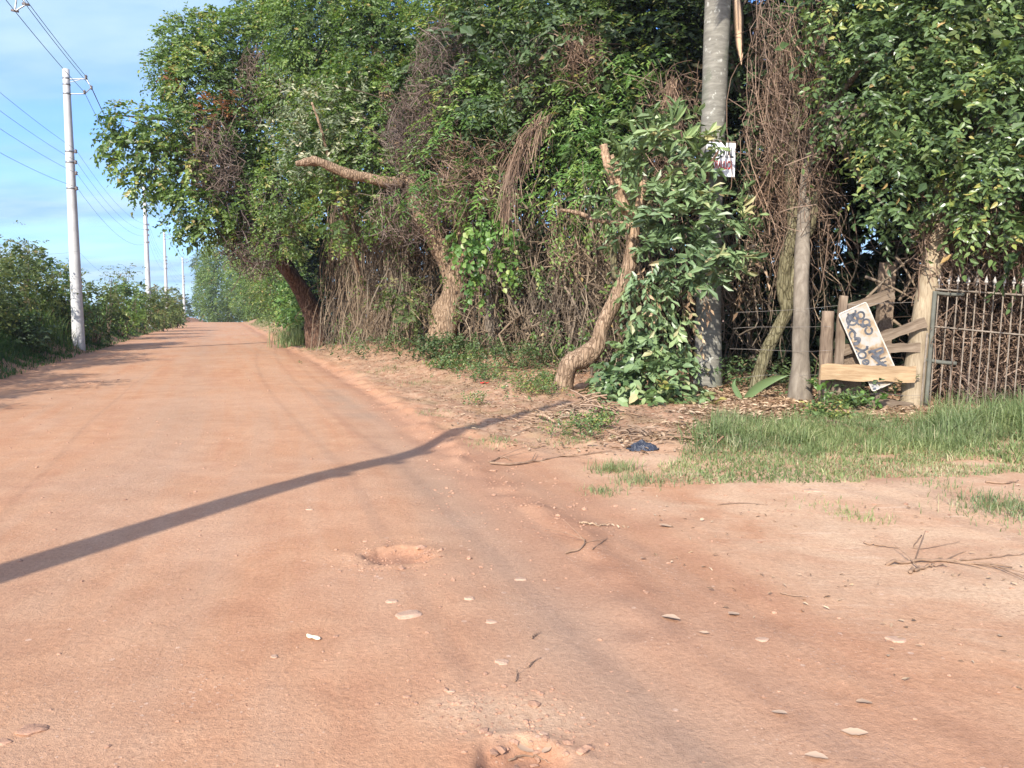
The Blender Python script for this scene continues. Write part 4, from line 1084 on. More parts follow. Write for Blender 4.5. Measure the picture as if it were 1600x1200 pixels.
# drooping heart-leaf strand and yellowing bush in the curtain
st = root('heart_leaf_creeper', P(735, 560, 19.3), 'dangling strand of big round green leaves right of the bent tan trunk', 'creeper')
crown('foliage', [PB(728, 370, 19, 20, 20), PB(742, 400, 19, 14, 24), PB(738, 440, 19, 9, 14), PB(790, 370, 18.6, 22, 24), PB(800, 405, 18.6, 20, 18), PB(760, 350, 19, 18, 14), PB(742, 462, 19, 10, 8)], 'leaf_bright', st, 731, dens=75, K=5, L=.15, W=.13, SL=.25, tm=T_OVATE, droop=1.4)
part_tube('stem', np.array([P(735, 330, 19.1), P(742, 380, 19.1), P(738, 440, 19.1), P(742, 480, 19.1), P(736, 560, 19.3)]), .01, M['vine'], st, sides=4, n=14)
yb = root('yellowing_bush', base_of(640, 22), 'small olive yellow bush in the vine curtain left of the bent tan trunk', 'bush')
crown('foliage', [PB(628, 450, 21.7, 26, 20), PB(650, 480, 21.7, 20, 20), PB(615, 475, 21.8, 16, 16), PB(655, 505, 21.8, 16, 14)], 'leaf_olive', yb, 732, dens=90, K=7, L=.11, W=.06, SL=.3)
part_tube('stem', np.array([base_of(640, 22), P(640, 500, 21.8), P(632, 455, 21.8)]), .02, M['vine'], yb, sides=4, n=8)

# ------------------------------------------------------------------ dead frond bundles
def frond_bundle(name, pts, n, spread, length, mat, label, cat, seed, parent=None):
    rng = np.random.default_rng(seed)
    c = resample(pts, 40)
    r0 = root(name, c[0], label, cat)
    part_tube('stalk', c[:30], [.03, .01], M[mat], r0, sides=6, n=20)
    a = Acc()
    i = rng.integers(0, 34, n); s = c[i] + rng.normal(0, spread * .5, (n, 3))
    tg = norm(np.gradient(c, axis=0))[i]
    t = np.linspace(0, 1, 6)
    L = rng.uniform(*length, n)
    dr = norm(tg + rng.normal(0, .33, (n, 3)) + DOWN * .4)
    PT = s[:, None] + dr[:, None] * (L[:, None] * t)[..., None] + DOWN * (L[:, None] * t ** 2 * .3)[..., None]
    multi_tubes(a, PT, rng.uniform(.003, .009, n), 3, rng.uniform(.1, 1, n))
    a.build('dry_leaflets', M[mat], r0)
frond_bundle('dead_palm_frond', np.array([P(858, 180, 18.0), P(835, 200, 17.6), P(812, 232, 17.5), P(797, 275, 17.4), P(794, 330, 17.4)]), 250, .2, (.25, 1.0), 'vine_red', 'hanging bundle of brown dead palm leaflets curving down in the middle of the leaves', 'palm frond', 801)
frond_bundle('dead_palm_frond', np.array([P(1052, 120, 17.0), P(1050, 150, 16.9), P(1052, 185, 16.9), P(1046, 215, 16.9)]), 160, .14, (.2, .5), 'vine_red', 'small brown dead feather frond above the pruned tree', 'palm frond', 802)
lc = root('hanging_wire', P(420, 125, 25), 'thin slack cable crossing diagonally in front of the leafy crowns', 'cable')
part_tube('strand', np.array([P(415, 124, 26), P(480, 130, 24.5), P(560, 142, 22), P(640, 172, 20.5), (P(700, 204, 19.3)), P(760, 252, 18.4), P(800, 300, 17.8)]), .016, M['vine'], lc, sides=5, n=40)

# ------------------------------------------------------------------ utility poles and lines
def on_xy(x, y): return np.array([x, y, float(H(x, y))])
pole_px = [(122, 108, 29), (234, 290, 60), (262, 362, 92), (289, 402, 122)]
tops = []; bases = []
bases.append(on_xy(-5.6, -.6)); tops.append(np.array([-5.6, -.6, 9.9]))
for (px, py, d) in pole_px:
    bb = on((px - 800) * (1.0) + 800, d); bb[0] = P(px, 515, d)[0]; bb[2] = float(H(bb[0], d))
    tz = P(px, py, d)[2]
    bases.append(bb); tops.append(np.array([bb[0], d, tz]))
bb = on(315, 205); bb[2] = min(bb[2], P(315, 502, 205)[2]); bases.append(bb); tops.append(np.array([bb[0], 205, P(315, 486, 205)[2]]))
plab = ['round concrete pole beside the camera whose long shadow crosses the dirt road',
        'nearest and tallest visible concrete pole on the left bank with steel bracket at its head',
        'second concrete pole rising from the left hedge in front of the overhanging leaves',
        'third concrete pole seen thin against the sky beyond the hedge',
        'fourth concrete pole standing where the road meets the sky',
        'tiny last concrete pole beyond the crest of the road']
def pole(i):
    b, t = bases[i], tops[i]
    r = root('utility_pole', b, plab[i], 'utility pole', 'concrete utility poles along the road')
    part_tube('shaft', [b + [0, 0, -.4], (b + t) / 2, t], [.225, .17, .115], M['concrete'], r, sides=20, n=24, rough=.0)
    if i == 5: return
    hgt = t[2] - b[2]
    z1, z2 = t[2] - .35, t[2] - .88
    a = Acc()
    for z, s in ((z1, .74), (z2, .66)):
        acc_tube(a, [[t[0] + .1, t[1], z], [t[0] + s, t[1], z]], .022, sides=6)
    acc_tube(a, [[t[0] + .1, t[1], z1 - .12], [t[0] + .5, t[1], z1 - .03]], .015, sides=6)
    acc_tube(a, [[t[0] + .74, t[1], z1], [t[0] + .92, t[1] - .05, z1 - .32], [t[0] + .66, t[1], z2]], .02, sides=6)
    a.build('bracket', M['steel'], r)
    for z in (z1 + .02, z2, t[2] - .55, t[2] - 2.96, t[2] - 3.35, t[2] - 4.3):
        V, F, T = tube([[t[0], t[1], z - .03], [t[0], t[1], z + .03]], np.interp(z, [b[2], t[2]], [.235, .125]), 18, cap=True)
        aa = Acc(); aa.add(V, F); aa.t.append(T); aa.ta.append(np.zeros(len(T))); aa.build('clamp_band', M['steel'], r, True)
    for (dx, z) in ((.74, z1 + .06), (.92, z1 - .32), (.66, z2 + .05), (.24, t[2] - 2.96), (.22, t[2] - 3.35), (.22, t[2] - 3.75), (.21, t[2] - 4.3)):
        c = np.array([t[0] + dx, t[1] - .03, z])
        part_tube('insulator', [c + [0, 0, -.07], c + [0, 0, -.03], c + [0, 0, 0], c + [0, 0, .03], c + [0, 0, .08]], [.025, .055, .03, .06, .02], M['ceramic'], r, sides=10)
for i in range(6): pole(i)
wires = [((.74, -.28), .5, .009, 'upper outer black cable of the bundle at the pole heads'), ((.92, -.66), .5, .009, 'middle black cable of the bundle at the pole heads'), ((.64, -.82), .5, .009, 'lower inner black cable of the bundle at the pole heads'),
         ((.24, -2.9), .45, .0055, 'highest thin wire below the pole brackets'), ((.22, -3.3), .5, .0055, 'second wire below the brackets, running close above its twin'), ((.22, -3.75), .5, .0055, 'third wire below the brackets'), ((.2, -4.25), .6, .0055, 'fourth wire sagging below the paired wires'), ((.15, -6.6), .7, .003, 'lowest thin wire sagging over the hedge')]
for (dx, dz), sag, rd, lb in wires:
    nn = 5 if dz > -6 else 3
    T_ = [tops[k] + [dx, 0, dz] for k in range(nn)]
    T_ = [T_[0] + (T_[0] - T_[1]) + [2, 0, 0]] + T_
    pts = []
    for k in range(len(T_) - 1):
        for t in np.linspace(0, 1, 20, endpoint=False):
            pts.append(T_[k] * (1 - t) + T_[k + 1] * t - np.array([0, 0, 4 * sag * t * (1 - t) * (1 if k < 2 else 1.6)]))
    pts.append(T_[-1])
    o = part_tube('power_line', np.array(pts), rd, M['cable'], None, sides=5, cap=False)
    tag(o, lb, 'wire', 'wires strung along the poles')
# cable spacers on the upper bundle
for k, t in enumerate((.31,)):
    def wp(dx, dz, sag=.5):
        A_, B_ = tops[1] + [dx, 0, dz], tops[0] + [dx, 0, dz]
        return A_ * (1 - t) + B_ * t - np.array([0, 0, 4 * sag * t * (1 - t)])
    q = [wp(.74, -.28), wp(.92, -.66), wp(.64, -.82)]
    r = root('cable_spacer', q[0], 'diamond shaped spacer clamping the upper cables near the top of the sky', 'cable spacer')
    a = Acc()
    for u in range(3): acc_tube(a, [q[u], q[(u + 1) % 3]], .02, sides=6)
    a.build('spacer_frame', M['steel'], r)
    for u in range(3):
        part_tube('clamp', [q[u] + [-.08, -.02, .02], q[u] + [.08, .02, .0]], [.03, .045, .03], M['ceramic'], r, sides=8)

# ------------------------------------------------------------------ the sign on the palm
def frame_from(c, right, up):
    right = norm(np.asarray(right, float)); up = norm(up - right * (up @ right)); nrm = np.cross(right, up)
    m = Matrix(((right[0], up[0], nrm[0], c[0]), (right[1], up[1], nrm[1], c[1]), (right[2], up[2], nrm[2], c[2]), (0, 0, 0, 1)))
    return m, right, up, nrm
def slab(name, w, h, th, mat, rnd=.0, seg=6):
    """thin rounded board in its own x-y plane, front at z=+th/2"""
    bm = bmesh.new()
    if rnd > 0:
        pts = []
        for cx_, cy_, a0 in ((w / 2 - rnd, h / 2 - rnd, 0), (-w / 2 + rnd, h / 2 - rnd, 90), (-w / 2 + rnd, -h / 2 + rnd, 180), (w / 2 - rnd, -h / 2 + rnd, 270)):
            for k in range(seg + 1):
                an = math.radians(a0 + 90 * k / seg); pts.append((cx_ + rnd * math.cos(an), cy_ + rnd * math.sin(an)))
    else: pts = [(w / 2, h / 2), (-w / 2, h / 2), (-w / 2, -h / 2), (w / 2, -h / 2)]
    f = [bm.verts.new((x, y, th / 2)) for x, y in pts]; bk = [bm.verts.new((x, y, -th / 2)) for x, y in pts]
    bm.faces.new(f); bm.faces.new(bk[::-1])
    for i in range(len(pts)):
        j = (i + 1) % len(pts); bm.faces.new((f[i], bk[i], bk[j], f[j]))
    me = bpy.data.meshes.new(name); bm.to_mesh(me); bm.free(); me.materials.append(M[mat])
    o = bpy.data.objects.new(name, me); COL.objects.link(o)
    return o
def lettering(txt, w, h, y, mat, parent, z=.012):
    cu = bpy.data.curves.new('lettering', 'FONT'); cu.body = txt; cu.align_x = 'CENTER'; cu.align_y = 'CENTER'
    cu.size = 1; cu.extrude = .01; cu.offset = .02
    cu.materials.append(M[mat])
    o = bpy.data.objects.new('lettering', cu); COL.objects.link(o); o.parent = parent
    bpy.context.view_layer.update()
    me = bpy.data.meshes.new_from_object(o); bpy.data.objects.remove(o)
    o = bpy.data.objects.new('lettering', me); COL.objects.link(o); o.parent = parent
    co = np.zeros(len(me.vertices) * 3); me.vertices.foreach_get('co', co); co = co.reshape(-1, 3)
    dx, dy = np.ptp(co[:, 0]), np.ptp(co[:, 1])
    o.scale = (w / dx, h / dy, .3); o.location = (0, y, z)
    return o
s = 15.2 / FPX
sc_ = P(1126, 249, 15.26)
sg = slab('hanging_sign', 46 * s, 52 * s, .015, 'sign_white')
mtx, _, _, _ = frame_from(sc_, np.array([1, .12, -.03]), np.array([0., .05, 1]))
sg.matrix_world = mtx
tag(sg, 'small white sign with black and red lettering hung on the palm trunk', 'sign')
lettering('MATERIAL', 40 * s, 16 * s, 10 * s, 'black_ink', sg)
lettering('HIDRAULICA', 38 * s, 13 * s, -9 * s, 'red_ink', sg)
fr = slab('header_batten', 46 * s, 2.2 * s, .03, 'wood_old'); fr.parent = sg; fr.location = (0, 27.2 * s, 0)

# ------------------------------------------------------------------ plank gate, posts, leaning board
def plank(name, p0, p1, h, th, mat, label=None, seed=0, parent=None, tagit=None, notch=True):
    """timber from p0 to p1 (world), height h across, thickness th; irregular edges"""
    p0 = np.asarray(p0, float); p1 = np.asarray(p1, float)
    rng = np.random.default_rng(seed)
    L = np.linalg.norm(p1 - p0); ax = (p1 - p0) / L
    view = np.array([0, 1., 0]); up = norm(np.cross(view, ax)) * -1
    if abs(up[2]) > .4 and up[2] < 0: up = -up
    dp = norm(np.cross(ax, up))
    n = 14
    V = []
    for i in range(n):
        t = i / (n - 1) * L
        e = rng.normal(0, h * .03, 2)
        if i in (0, n - 1): e = e + rng.normal(0, h * .05, 2)
        for (su, sd_) in ((1, 1), (1, -1), (-1, -1), (-1, 1)):
            off = rng.normal(0, .01) if i in (0, n - 1) else 0
            V.append([t + off, (h / 2 + e[0 if su > 0 else 1]) * su, th / 2 * sd_])
    F = []
    for i in range(n - 1):
        for k in range(4):
            a_, b_ = i * 4 + k, i * 4 + (k + 1) % 4
            F.append([a_, b_, b_ + 4, a_ + 4])
    F.append([3, 2, 1, 0]); e = (n - 1) * 4; F.append([e, e + 1, e + 2, e + 3])
    o = mesh(name, np.array(V) - [L / 2, 0, 0], np.array(F), M[mat])
    c = (p0 + p1) / 2
    mw = Matrix(((ax[0], up[0], dp[0], c[0]), (ax[1], up[1], dp[1], c[1]), (ax[2], up[2], dp[2], c[2]), (0, 0, 0, 1)))
    if parent is not None:
        o.parent = parent; mw = Matrix.Translation(-Vector(parent.location)) @ mw
        o.matrix_local = mw
    else: o.matrix_world = mw
    return o
def px2m(px, d): return px * d / FPX
gp = root('gate_post', base_of(1424, 13.0), 'thick pale round wooden post leaning right between the plank gate and the iron fence', 'post')
trunk([(1421, 662, 13.0), (1427, 600, 13.0), (1438, 520, 13.05), (1455, 420, 13.1), (1470, 335, 13.15), (1484, 250, 13.2)], [.185, .175, .17, .165, .155, .14], 'wood_post', gp, 'shaft', seed=31, rough=.035, sides=18, n=30)
gt = root('plank_gate', base_of(1360, 12.9), 'broken gate of weathered grey planks left of the leaning post', 'gate')
def pl(p0, p1, hpx, th, mat, seed, name='plank', lab=None):
    o = plank(name, P(*p0), P(*p1), px2m(hpx, p0[2]), th, mat, seed=seed, parent=gt)
    if lab: o["label"] = lab
    return o
pl((1308, 552, 13.0), (1447, 503, 12.82), 15, .03, 'wood_grey', 1)
pl((1306, 545, 13.06), (1438, 543, 12.86), 14, .03, 'wood_grey', 2)
pl((1314, 487, 13.2), (1396, 458, 13.3), 16, .03, 'wood_grey', 4)
pl((1314, 624, 12.62), (1427, 638, 12.6), 19, .03, 'wood_grey', 5)
pl((1281, 580, 12.72), (1430, 586, 12.72), 25, .04, 'wood_new', 6, 'plank', 'bright fresh yellow plank')
pl((1333, 660, 13.03), (1325, 552, 13.08), 34, .03, 'wood_old', 7, 'board')
pl((1372, 672, 12.9), (1373, 605, 12.95), 15, .06, 'wood_grey', 8, 'stake')
pl((1302, 665, 12.9), (1318, 462, 13.0), 13, .05, 'wood_grey', 9, 'stake')
fp = root('fence_post', base_of(1292, 13.1), 'short rotten grey post at the left end of the plank gate', 'post')
trunk([(1288, 650, 13.1), (1290, 600, 13.1), (1291, 540, 13.1), (1294, 486, 13.1)], [.12, .12, .115, .1], 'wood_old', fp, 'shaft', seed=33, rough=.09, sides=9, n=16)
fp = root('fence_post', base_of(1375, 14.1), 'square dark post standing behind the leaning board', 'post')
o = plank('shaft', P(1372, 650, 14.1), P(1387, 410, 14.1), px2m(21, 14.1), .16, 'wood_old', seed=40, parent=fp)
# crossed sticks behind
a = Acc()
cs = root('crossed_branches', P(1400, 455, 13.7), 'bare crossed branches between the square post and the leaning post', 'branch')
for q in [((1352, 432), (1432, 470)), ((1405, 470), (1432, 425)), ((1400, 400), (1432, 452)), ((1340, 480), (1420, 405)), ((1395, 500), (1425, 530))]:
    A_, B_ = P(*q[0], 13.7), P(*q[1], 13.5)
    acc_tube(a, [A_, (A_ + B_) / 2 + [.02, .03, .03], B_], [.03, .022, .015], sides=6, n=8, v=.7, rough=.1)
a.build('stick', M['vine'], cs, True)

# leaning enamel board
c0 = P(1358, 542, 12.82)
w_, h_ = px2m(46, 12.82), px2m(132, 12.82)
upd = norm(P(1331, 484, 12.86) - P(1383, 602, 12.78)); rgt = norm(np.cross(upd, [0, 1., 0]))
if rgt[0] < 0: rgt = -rgt
bd = slab('leaning_board', w_, h_, .018, 'enamel', .035)
mtx, _, _, nb = frame_from(c0, rgt, upd)
bd.matrix_world = mtx
tag(bd, 'rust stained white board with black sprayed scrawl leaning behind the yellow plank', 'sign board')
# raised rim
a = Acc()
rim = []
for cx_, cy_, a0 in ((w_ / 2 - .035, h_ / 2 - .035, 0), (-w_ / 2 + .035, h_ / 2 - .035, 90), (-w_ / 2 + .035, -h_ / 2 + .035, 180), (w_ / 2 - .035, -h_ / 2 + .035, 270)):
    for k in range(6):
        an = math.radians(a0 + 18 * k); rim.append((cx_ + .035 * math.cos(an), cy_ + .035 * math.sin(an), .008))
rim.append(rim[0])
V, F, T = tube(np.array(rim), .012, 6, cap=False)
a.add(V, F)
o = a.build('rim', M['rim_paint'], None, True); o.parent = bd
# scrawl: strokes in board coordinates traced from the photograph (u right, v up, in parts of the board)
a = Acc()
def st_px(pts, r=.016):
    # pts given in the zoomed picture of the board (774x1200 for region 1305..1405 x 465..620)
    out = []
    for (x, y) in pts:
        X_, Y_ = 1305 + x / 7.74, 465 + y / 7.74
        R_ = np.array(ray(X_, Y_)); o0 = np.array([0, 0, EYE])
        t = ((c0 + nb * .0105 - o0) @ nb) / (R_ @ nb)
        w = o0 + R_ * t - c0
        out.append([w @ rgt, w @ norm(upd - rgt * (upd @ rgt)), .0105])
    V, F, T = tube(np.array(out), r * 1.15, 6, n=max(12, len(out) * 5), cap=True, ell=1)
    V[:, 2] = .0105 + (V[:, 2] - .0105) * .12
    n0 = a.n; a.add(V, F); a.t.append(T + n0); a.ta.append(np.zeros(len(T)))
def ringp(cx_, cy_, rx, ry, n=12, a0=0, a1=360):
    return [(cx_ + rx * math.cos(math.radians(t)), cy_ + ry * math.sin(math.radians(t))) for t in np.linspace(a0, a1, n)]
st_px(ringp(205, 270, 65, 62)); st_px([(155, 190), (170, 300), (150, 375)]); st_px([(245, 150), (240, 190), (180, 290), (150, 330)])
st_px([(160, 230), (230, 270), (290, 330)]); st_px(ringp(310, 215, 42, 42)); st_px(ringp(235, 240, 45, 45))
st_px(ringp(375, 300, 42, 38)); st_px([(300, 320), (340, 350), (390, 330), (430, 340)], 0.022); st_px(ringp(405, 400, 42, 42, 10, -60, 250))
st_px([(175, 370), (220, 400), (250, 440)], 0.016); st_px(ringp(205, 455, 34, 48, 10, 100, 400)); st_px([(230, 500), (290, 500), (270, 550), (220, 560)], 0.029)
st_px([(240, 600), (330, 640), (400, 610)], 0.019); st_px([(245, 660), (265, 650)], 0.019); st_px([(370, 600), (400, 605)], 0.026)
st_px(ringp(325, 695, 48, 38)); st_px(ringp(370, 780, 36, 26)); st_px([(340, 760), (400, 800)], 0.013)
st_px([(400, 665), (460, 650), (500, 700), (530, 740)], 0.026); st_px([(470, 640), (560, 610), (570, 640), (500, 680)], 0.016)
st_px([(440, 700), (500, 750), (560, 800), (620, 830)], 0.026); st_px([(510, 700), (590, 650)], 0.016); st_px([(530, 750), (610, 720)], 0.013); st_px([(560, 790), (620, 770)], 0.011); st_px([(500, 820), (580, 780)], 0.019)
o = a.build('scrawl', M['spray'], None, False); o.parent = bd

# ------------------------------------------------------------------ spiked iron fence
fr_ = root('iron_fence', base_of(1460, 12.9), 'rusty iron fence of thin spiked bars standing in the grass', 'fence')
xs = [1466, 1481, 1495, 1511, 1524, 1539, 1552, 1567, 1582, 1597, 1612, 1627, 1642, 1658, 1674, 1690, 1706, 1722]
for i, x in enumerate(xs):
    d = 12.9 - (x - 1460) * .0016
    tp = P(x + 2, 441 + (x - 1466) * .03, d)
    bt = P(x - 15, 660, d); bt[2] = float(H(bt[0], bt[1])) - .05
    br = part_tube('bar', [bt, tp], .012, M['iron'], fr_, sides=6, n=6, rough=.03)
    up_ = norm(tp - bt)
    V, F, T = tube([tp - up_ * .03, tp, tp + up_ * .02, tp + up_ * .05, tp + up_ * .13], [.012, .012, .032, .026, .002], 6)
    aa = Acc(); aa.add(V, F); aa.t.append(T); aa.ta.append(np.zeros(len(T)))
    sp_ = aa.build('spear_tip', M['iron_tip'], None, False)
    sp_.data.transform(Matrix.Translation(-Vector(fr_.location))); sp_.parent = br
def rail(x0, y0, x1, y1, r, mat='iron', dz=0):
    d0, d1 = 12.88 - (x0 - 1460) * .0016, 12.88 - (x1 - 1460) * .0016
    part_tube('rail', [P(x0, y0, d0), P((x0 + x1) / 2, (y0 + y1) / 2 + 1, (d0 + d1) / 2), P(x1, y1, d1)], r, M[mat], fr_, sides=6, n=12)
rail(1462, 452, 1730, 468, .018); rail(1458, 510, 1730, 534, .014)
rail(1464, 458, 1506, 460, .03, 'iron_green'); rail(1446, 562, 1494, 568, .035, 'iron_green')
rail(1480, 652, 1730, 668, .014)
part_tube('frame_upright', [P(1446, 645, 12.85), P(1461, 455, 12.85)], .035, M['iron_green'], fr_, sides=8, n=8)
part_tube('frame_upright', [P(1438, 640, 12.8), P(1449, 520, 12.8)], .016, M['iron'], fr_, sides=6, n=6)

# wire strands of the old fence
wl_ = [((1150, 488, 14.2), (1180, 487, 14.1), (1252, 483, 13.5), (1330, 476, 13.0), (1432, 472, 12.8), 'topmost rusty wire strand running to the gate post'),
       ((1145, 513, 14.2), (1180, 511, 14.1), (1252, 511, 13.5), (1292, 510, 12.98), (1300, 512, 12.95), 'second rusty wire strand nailed to the grey trunk'),
       ((1140, 545, 14.2), (1180, 546, 14.1), (1252, 549, 13.5), (1285, 548, 12.98), (1300, 547, 12.95), 'third rusty wire strand low across the grey trunk'),
       ((1160, 590, 14.2), (1200, 586, 14.1), (1252, 587, 13.5), (1285, 584, 12.98), (1300, 584, 12.9), 'lowest rusty wire strand above the ground left of the gate'),
       ((1300, 613, 12.9), (1350, 616, 12.75), (1380, 615, 12.75), (1410, 618, 12.75), (1440, 618, 12.75), 'loose wire strand across the bottom of the gate')]
for w in wl_:
    o = part_tube('barbed_wire', np.array([P(*q) for q in w[:5]]), .003, M['wire'], None, sides=4, n=40, rough=.25)
    tag(o, w[5], 'wire', 'wire strands of the old fence')

# ------------------------------------------------------------------ grass
def poly_in(px, py, poly):
    inside = np.zeros(len(px), bool); n = len(poly)
    for i in range(n):
        x0, y0 = poly[i]; x1, y1 = poly[(i + 1) % n]
        c = ((y0 > py) != (y1 > py)) & (px < (x1 - x0) * (py - y0) / (y1 - y0 + 1e-9) + x0)
        inside ^= c
    return inside
def blades(acc, base, hgt, wid, rng, lean=.5, v=None):
    n = len(base)
    an = rng.uniform(0, 6.28, n); dr = np.stack([np.cos(an), np.sin(an), np.zeros(n)], 1) * (np.abs(rng.normal(0, lean, n)))[:, None]
    sd_ = np.stack([-np.sin(an + rng.normal(0, .6, n)), np.cos(an + rng.normal(0, .6, n)), np.zeros(n)], 1)
    V = []
    for t, w in ((0, 1.), (.4, .85), (.75, .55), (1., 0)):
        c = base + np.array([0, 0, 1.]) * (hgt * (t - .25 * t * t * np.linalg.norm(dr, axis=1)))[:, None] + dr * (hgt * t * t)[:, None]
        if w: V += [c - sd_ * (wid * w / 2)[:, None], c + sd_ * (wid * w / 2)[:, None]]
        else: V += [c]
    V = np.stack(V, 1)
    f = np.array([[0, 1, 3], [0, 3, 2], [2, 3, 5], [2, 5, 4], [4, 5, 6]])
    F = (np.arange(n) * 7)[:, None, None] + f[None]
    if v is None: v = np.clip(rng.normal(.42, .22, n), 0, 1)
    acc.add(V.reshape(-1, 3), F.reshape(-1, 3), np.repeat(v, 5))
rg3 = np.random.default_rng(900)
poly = [(1010, 745), (1060, 715), (1090, 690), (1120, 650), (1180, 662), (1250, 690), (1330, 702), (1420, 692), (1470, 655), (1560, 640), (1800, 640), (2100, 660), (2100, 770), (1750, 745), (1600, 738), (1480, 748), (1380, 745), (1300, 758), (1180, 772), (1080, 765)]
n = 240000
x = rg3.uniform(1.5, 15, n); y = rg3.uniform(7, 14.5, n)
z = H(x, y); qx, qy = proj(x, y, z)
k = poly_in(qx + 9 * n2d(x, y, .9, 50), qy + 9 * n2d(x, y, .8, 51), poly) & (n2d(x, y, .9, 52) > -.75)
x, y, z, qx, qy = x[k], y[k], z[k], qx[k], qy[k]
edge_t = np.clip(sm(y, 8.0, 11.5), 0, 1)
tall = .06 + .22 * edge_t * (.55 + .6 * n2d(x, y, .55, 53)) + .16 * np.clip(n2d(x, y, 1.3, 54), 0, 1) * sm(y, 7.5, 9.5)
k = rg3.random(len(x)) < .34 + .25 * (1 - edge_t)
x, y, z, tall = x[k], y[k], z[k], tall[k]

a = Acc()
vv = np.clip(.52 + .3 * n2d(x, y, .6, 55) + rg3.normal(0, .22, len(x)) + (1 - sm(y, 8, 9.6)) * .08, 0, 1)
blades(a, np.stack([x, y, z - .01], 1), tall * rg3.uniform(.35, 1.5, len(x)), rg3.uniform(.006, .015, len(x)), rg3, 1.0, vv)
for k_ in range(90):
    px_, py_ = rg3.uniform(1440, 1900), rg3.uniform(640, 690)
    c = G(px_, py_); nn = 26
    if k_ % 4 == 0: px_, py_ = rg3.uniform(1080, 1250), rg3.uniform(672, 700); c = G(px_, py_)
    q = c[:2] + rg3.normal(0, .09, (nn, 2)); vb_ = rg3.uniform(.25, .6)
    blades(a, np.column_stack([q, H(q[:, 0], q[:, 1])]), rg3.uniform(.2, .6, nn) * (.6 if k_ % 4 == 0 else 1), rg3.uniform(.008, .016, nn), rg3, 1.1, np.clip(rg3.normal(vb_, .12, nn), 0, 1))
for k_ in range(150):
    c = G(rg3.uniform(1170, 1500), rg3.uniform(655, 702)); nn = 60
    q = c[:2] + rg3.normal(0, .2, (nn, 2))
    blades(a, np.column_stack([q, H(q[:, 0], q[:, 1])]), rg3.uniform(.05, .19, nn), rg3.uniform(.006, .012, nn), rg3, 1.1, np.clip(rg3.normal(.45, .2, nn), 0, 1))
# thin tufts away from the patch
for (px_, py_, rr, nn, hh) in [(1585, 800, .5, 600, .1), (1560, 790, .3, 200, .08), (960, 735, .25, 300, .12), (1000, 752, .3, 260, .1), (940, 770, .2, 120, .07), (890, 690, .35, 200, .06), (770, 690, .3, 160, .06), (1360, 812, .2, 60, .06), (1330, 806, .15, 50, .06), (1470, 760, .3, 90, .08), (1290, 790, .3, 70, .05), (650, 600, .5, 120, .08), (600, 580, .6, 150, .1), (680, 650, .3, 90, .06)]:
    c = G(px_, py_)
    q = c[:2] + rg3.normal(0, rr * .5, (nn, 2))
    blades(a, np.column_stack([q, H(q[:, 0], q[:, 1])]), hh * rg3.uniform(.4, 1.2, nn), rg3.uniform(.004, .009, nn), rg3, .9, np.clip(rg3.normal(.6, .2, nn), 0, 1))
tag(a.build('roadside_grass', M['grass']), 'green grass patch in front of the gate and iron fence', 'grass', None, 'stuff')
# left bank grass
n = 190000
y = np.exp(rg3.uniform(math.log(9), math.log(120), n)); off = rg3.uniform(.0, 6.5, n) ** 1.15 * .8
x = XL(y) - off
k = rg3.random(n) < np.clip(off / .8, .25, 1) * (.55 + .45 * n2d(x, y, .3, 60))
x, y, off = x[k], y[k], off[k]
a = Acc()
blades(a, np.stack([x, y, H(x, y) - .02], 1), (.16 + .42 * sm(off, .3, 2.2)) * rg3.uniform(.5, 1.3, len(x)), rg3.uniform(.012, .022, len(x)) * (1 + y / 60), rg3, .6)
for (px_, py_, nn) in [(85, 520, 50), (100, 528, 40), (60, 512, 50), (20, 522, 50), (75, 530, 30)]:
    d_ = 27.5
    c = P(px_, py_ + 12, d_); c[2] = float(H(c[0], c[1]))
    q = c[:2] + rg3.normal(0, .3, (nn, 2))
    blades(a, np.column_stack([q, H(q[:, 0], q[:, 1])]), rg3.uniform(.6, 1.1, nn), np.full(nn, .03), rg3, .6, np.clip(rg3.normal(.75, .15, nn), 0, 1))
tag(a.build('bank_grass', M['grass_dark']), 'long green grass covering the shaded left bank', 'grass', None, 'stuff')
# grass under the far right trees
n = 9000
y = rg3.uniform(27, 90, n); x = XR(y) + rg3.uniform(.3, 4, n) ** 1.0
k = n2d(x, y, .2, 61) > -.2
x, y = x[k], y[k]
a = Acc(); blades(a, np.stack([x, y, H(x, y)], 1), rg3.uniform(.15, .6, len(x)) * sm(x - XR(y), 0, 2), rg3.uniform(.015, .03, len(x)), rg3, .6)
c = P(462, 510, 33.)
for (px_, d_, nn, hh) in [(476, 33, 400, 1.1), (466, 36, 300, 1.0)]:
    c = on(px_, d_); q = c[:2] + rg3.normal(0, .5, (nn, 2))
    blades(a, np.column_stack([q, H(q[:, 0], q[:, 1])]), rg3.uniform(.5, hh, nn), np.full(nn, .03), rg3, .5)
tag(a.build('verge_grass', M['grass']), 'grass along the right verge beyond the leaning tree', 'grass', None, 'stuff')

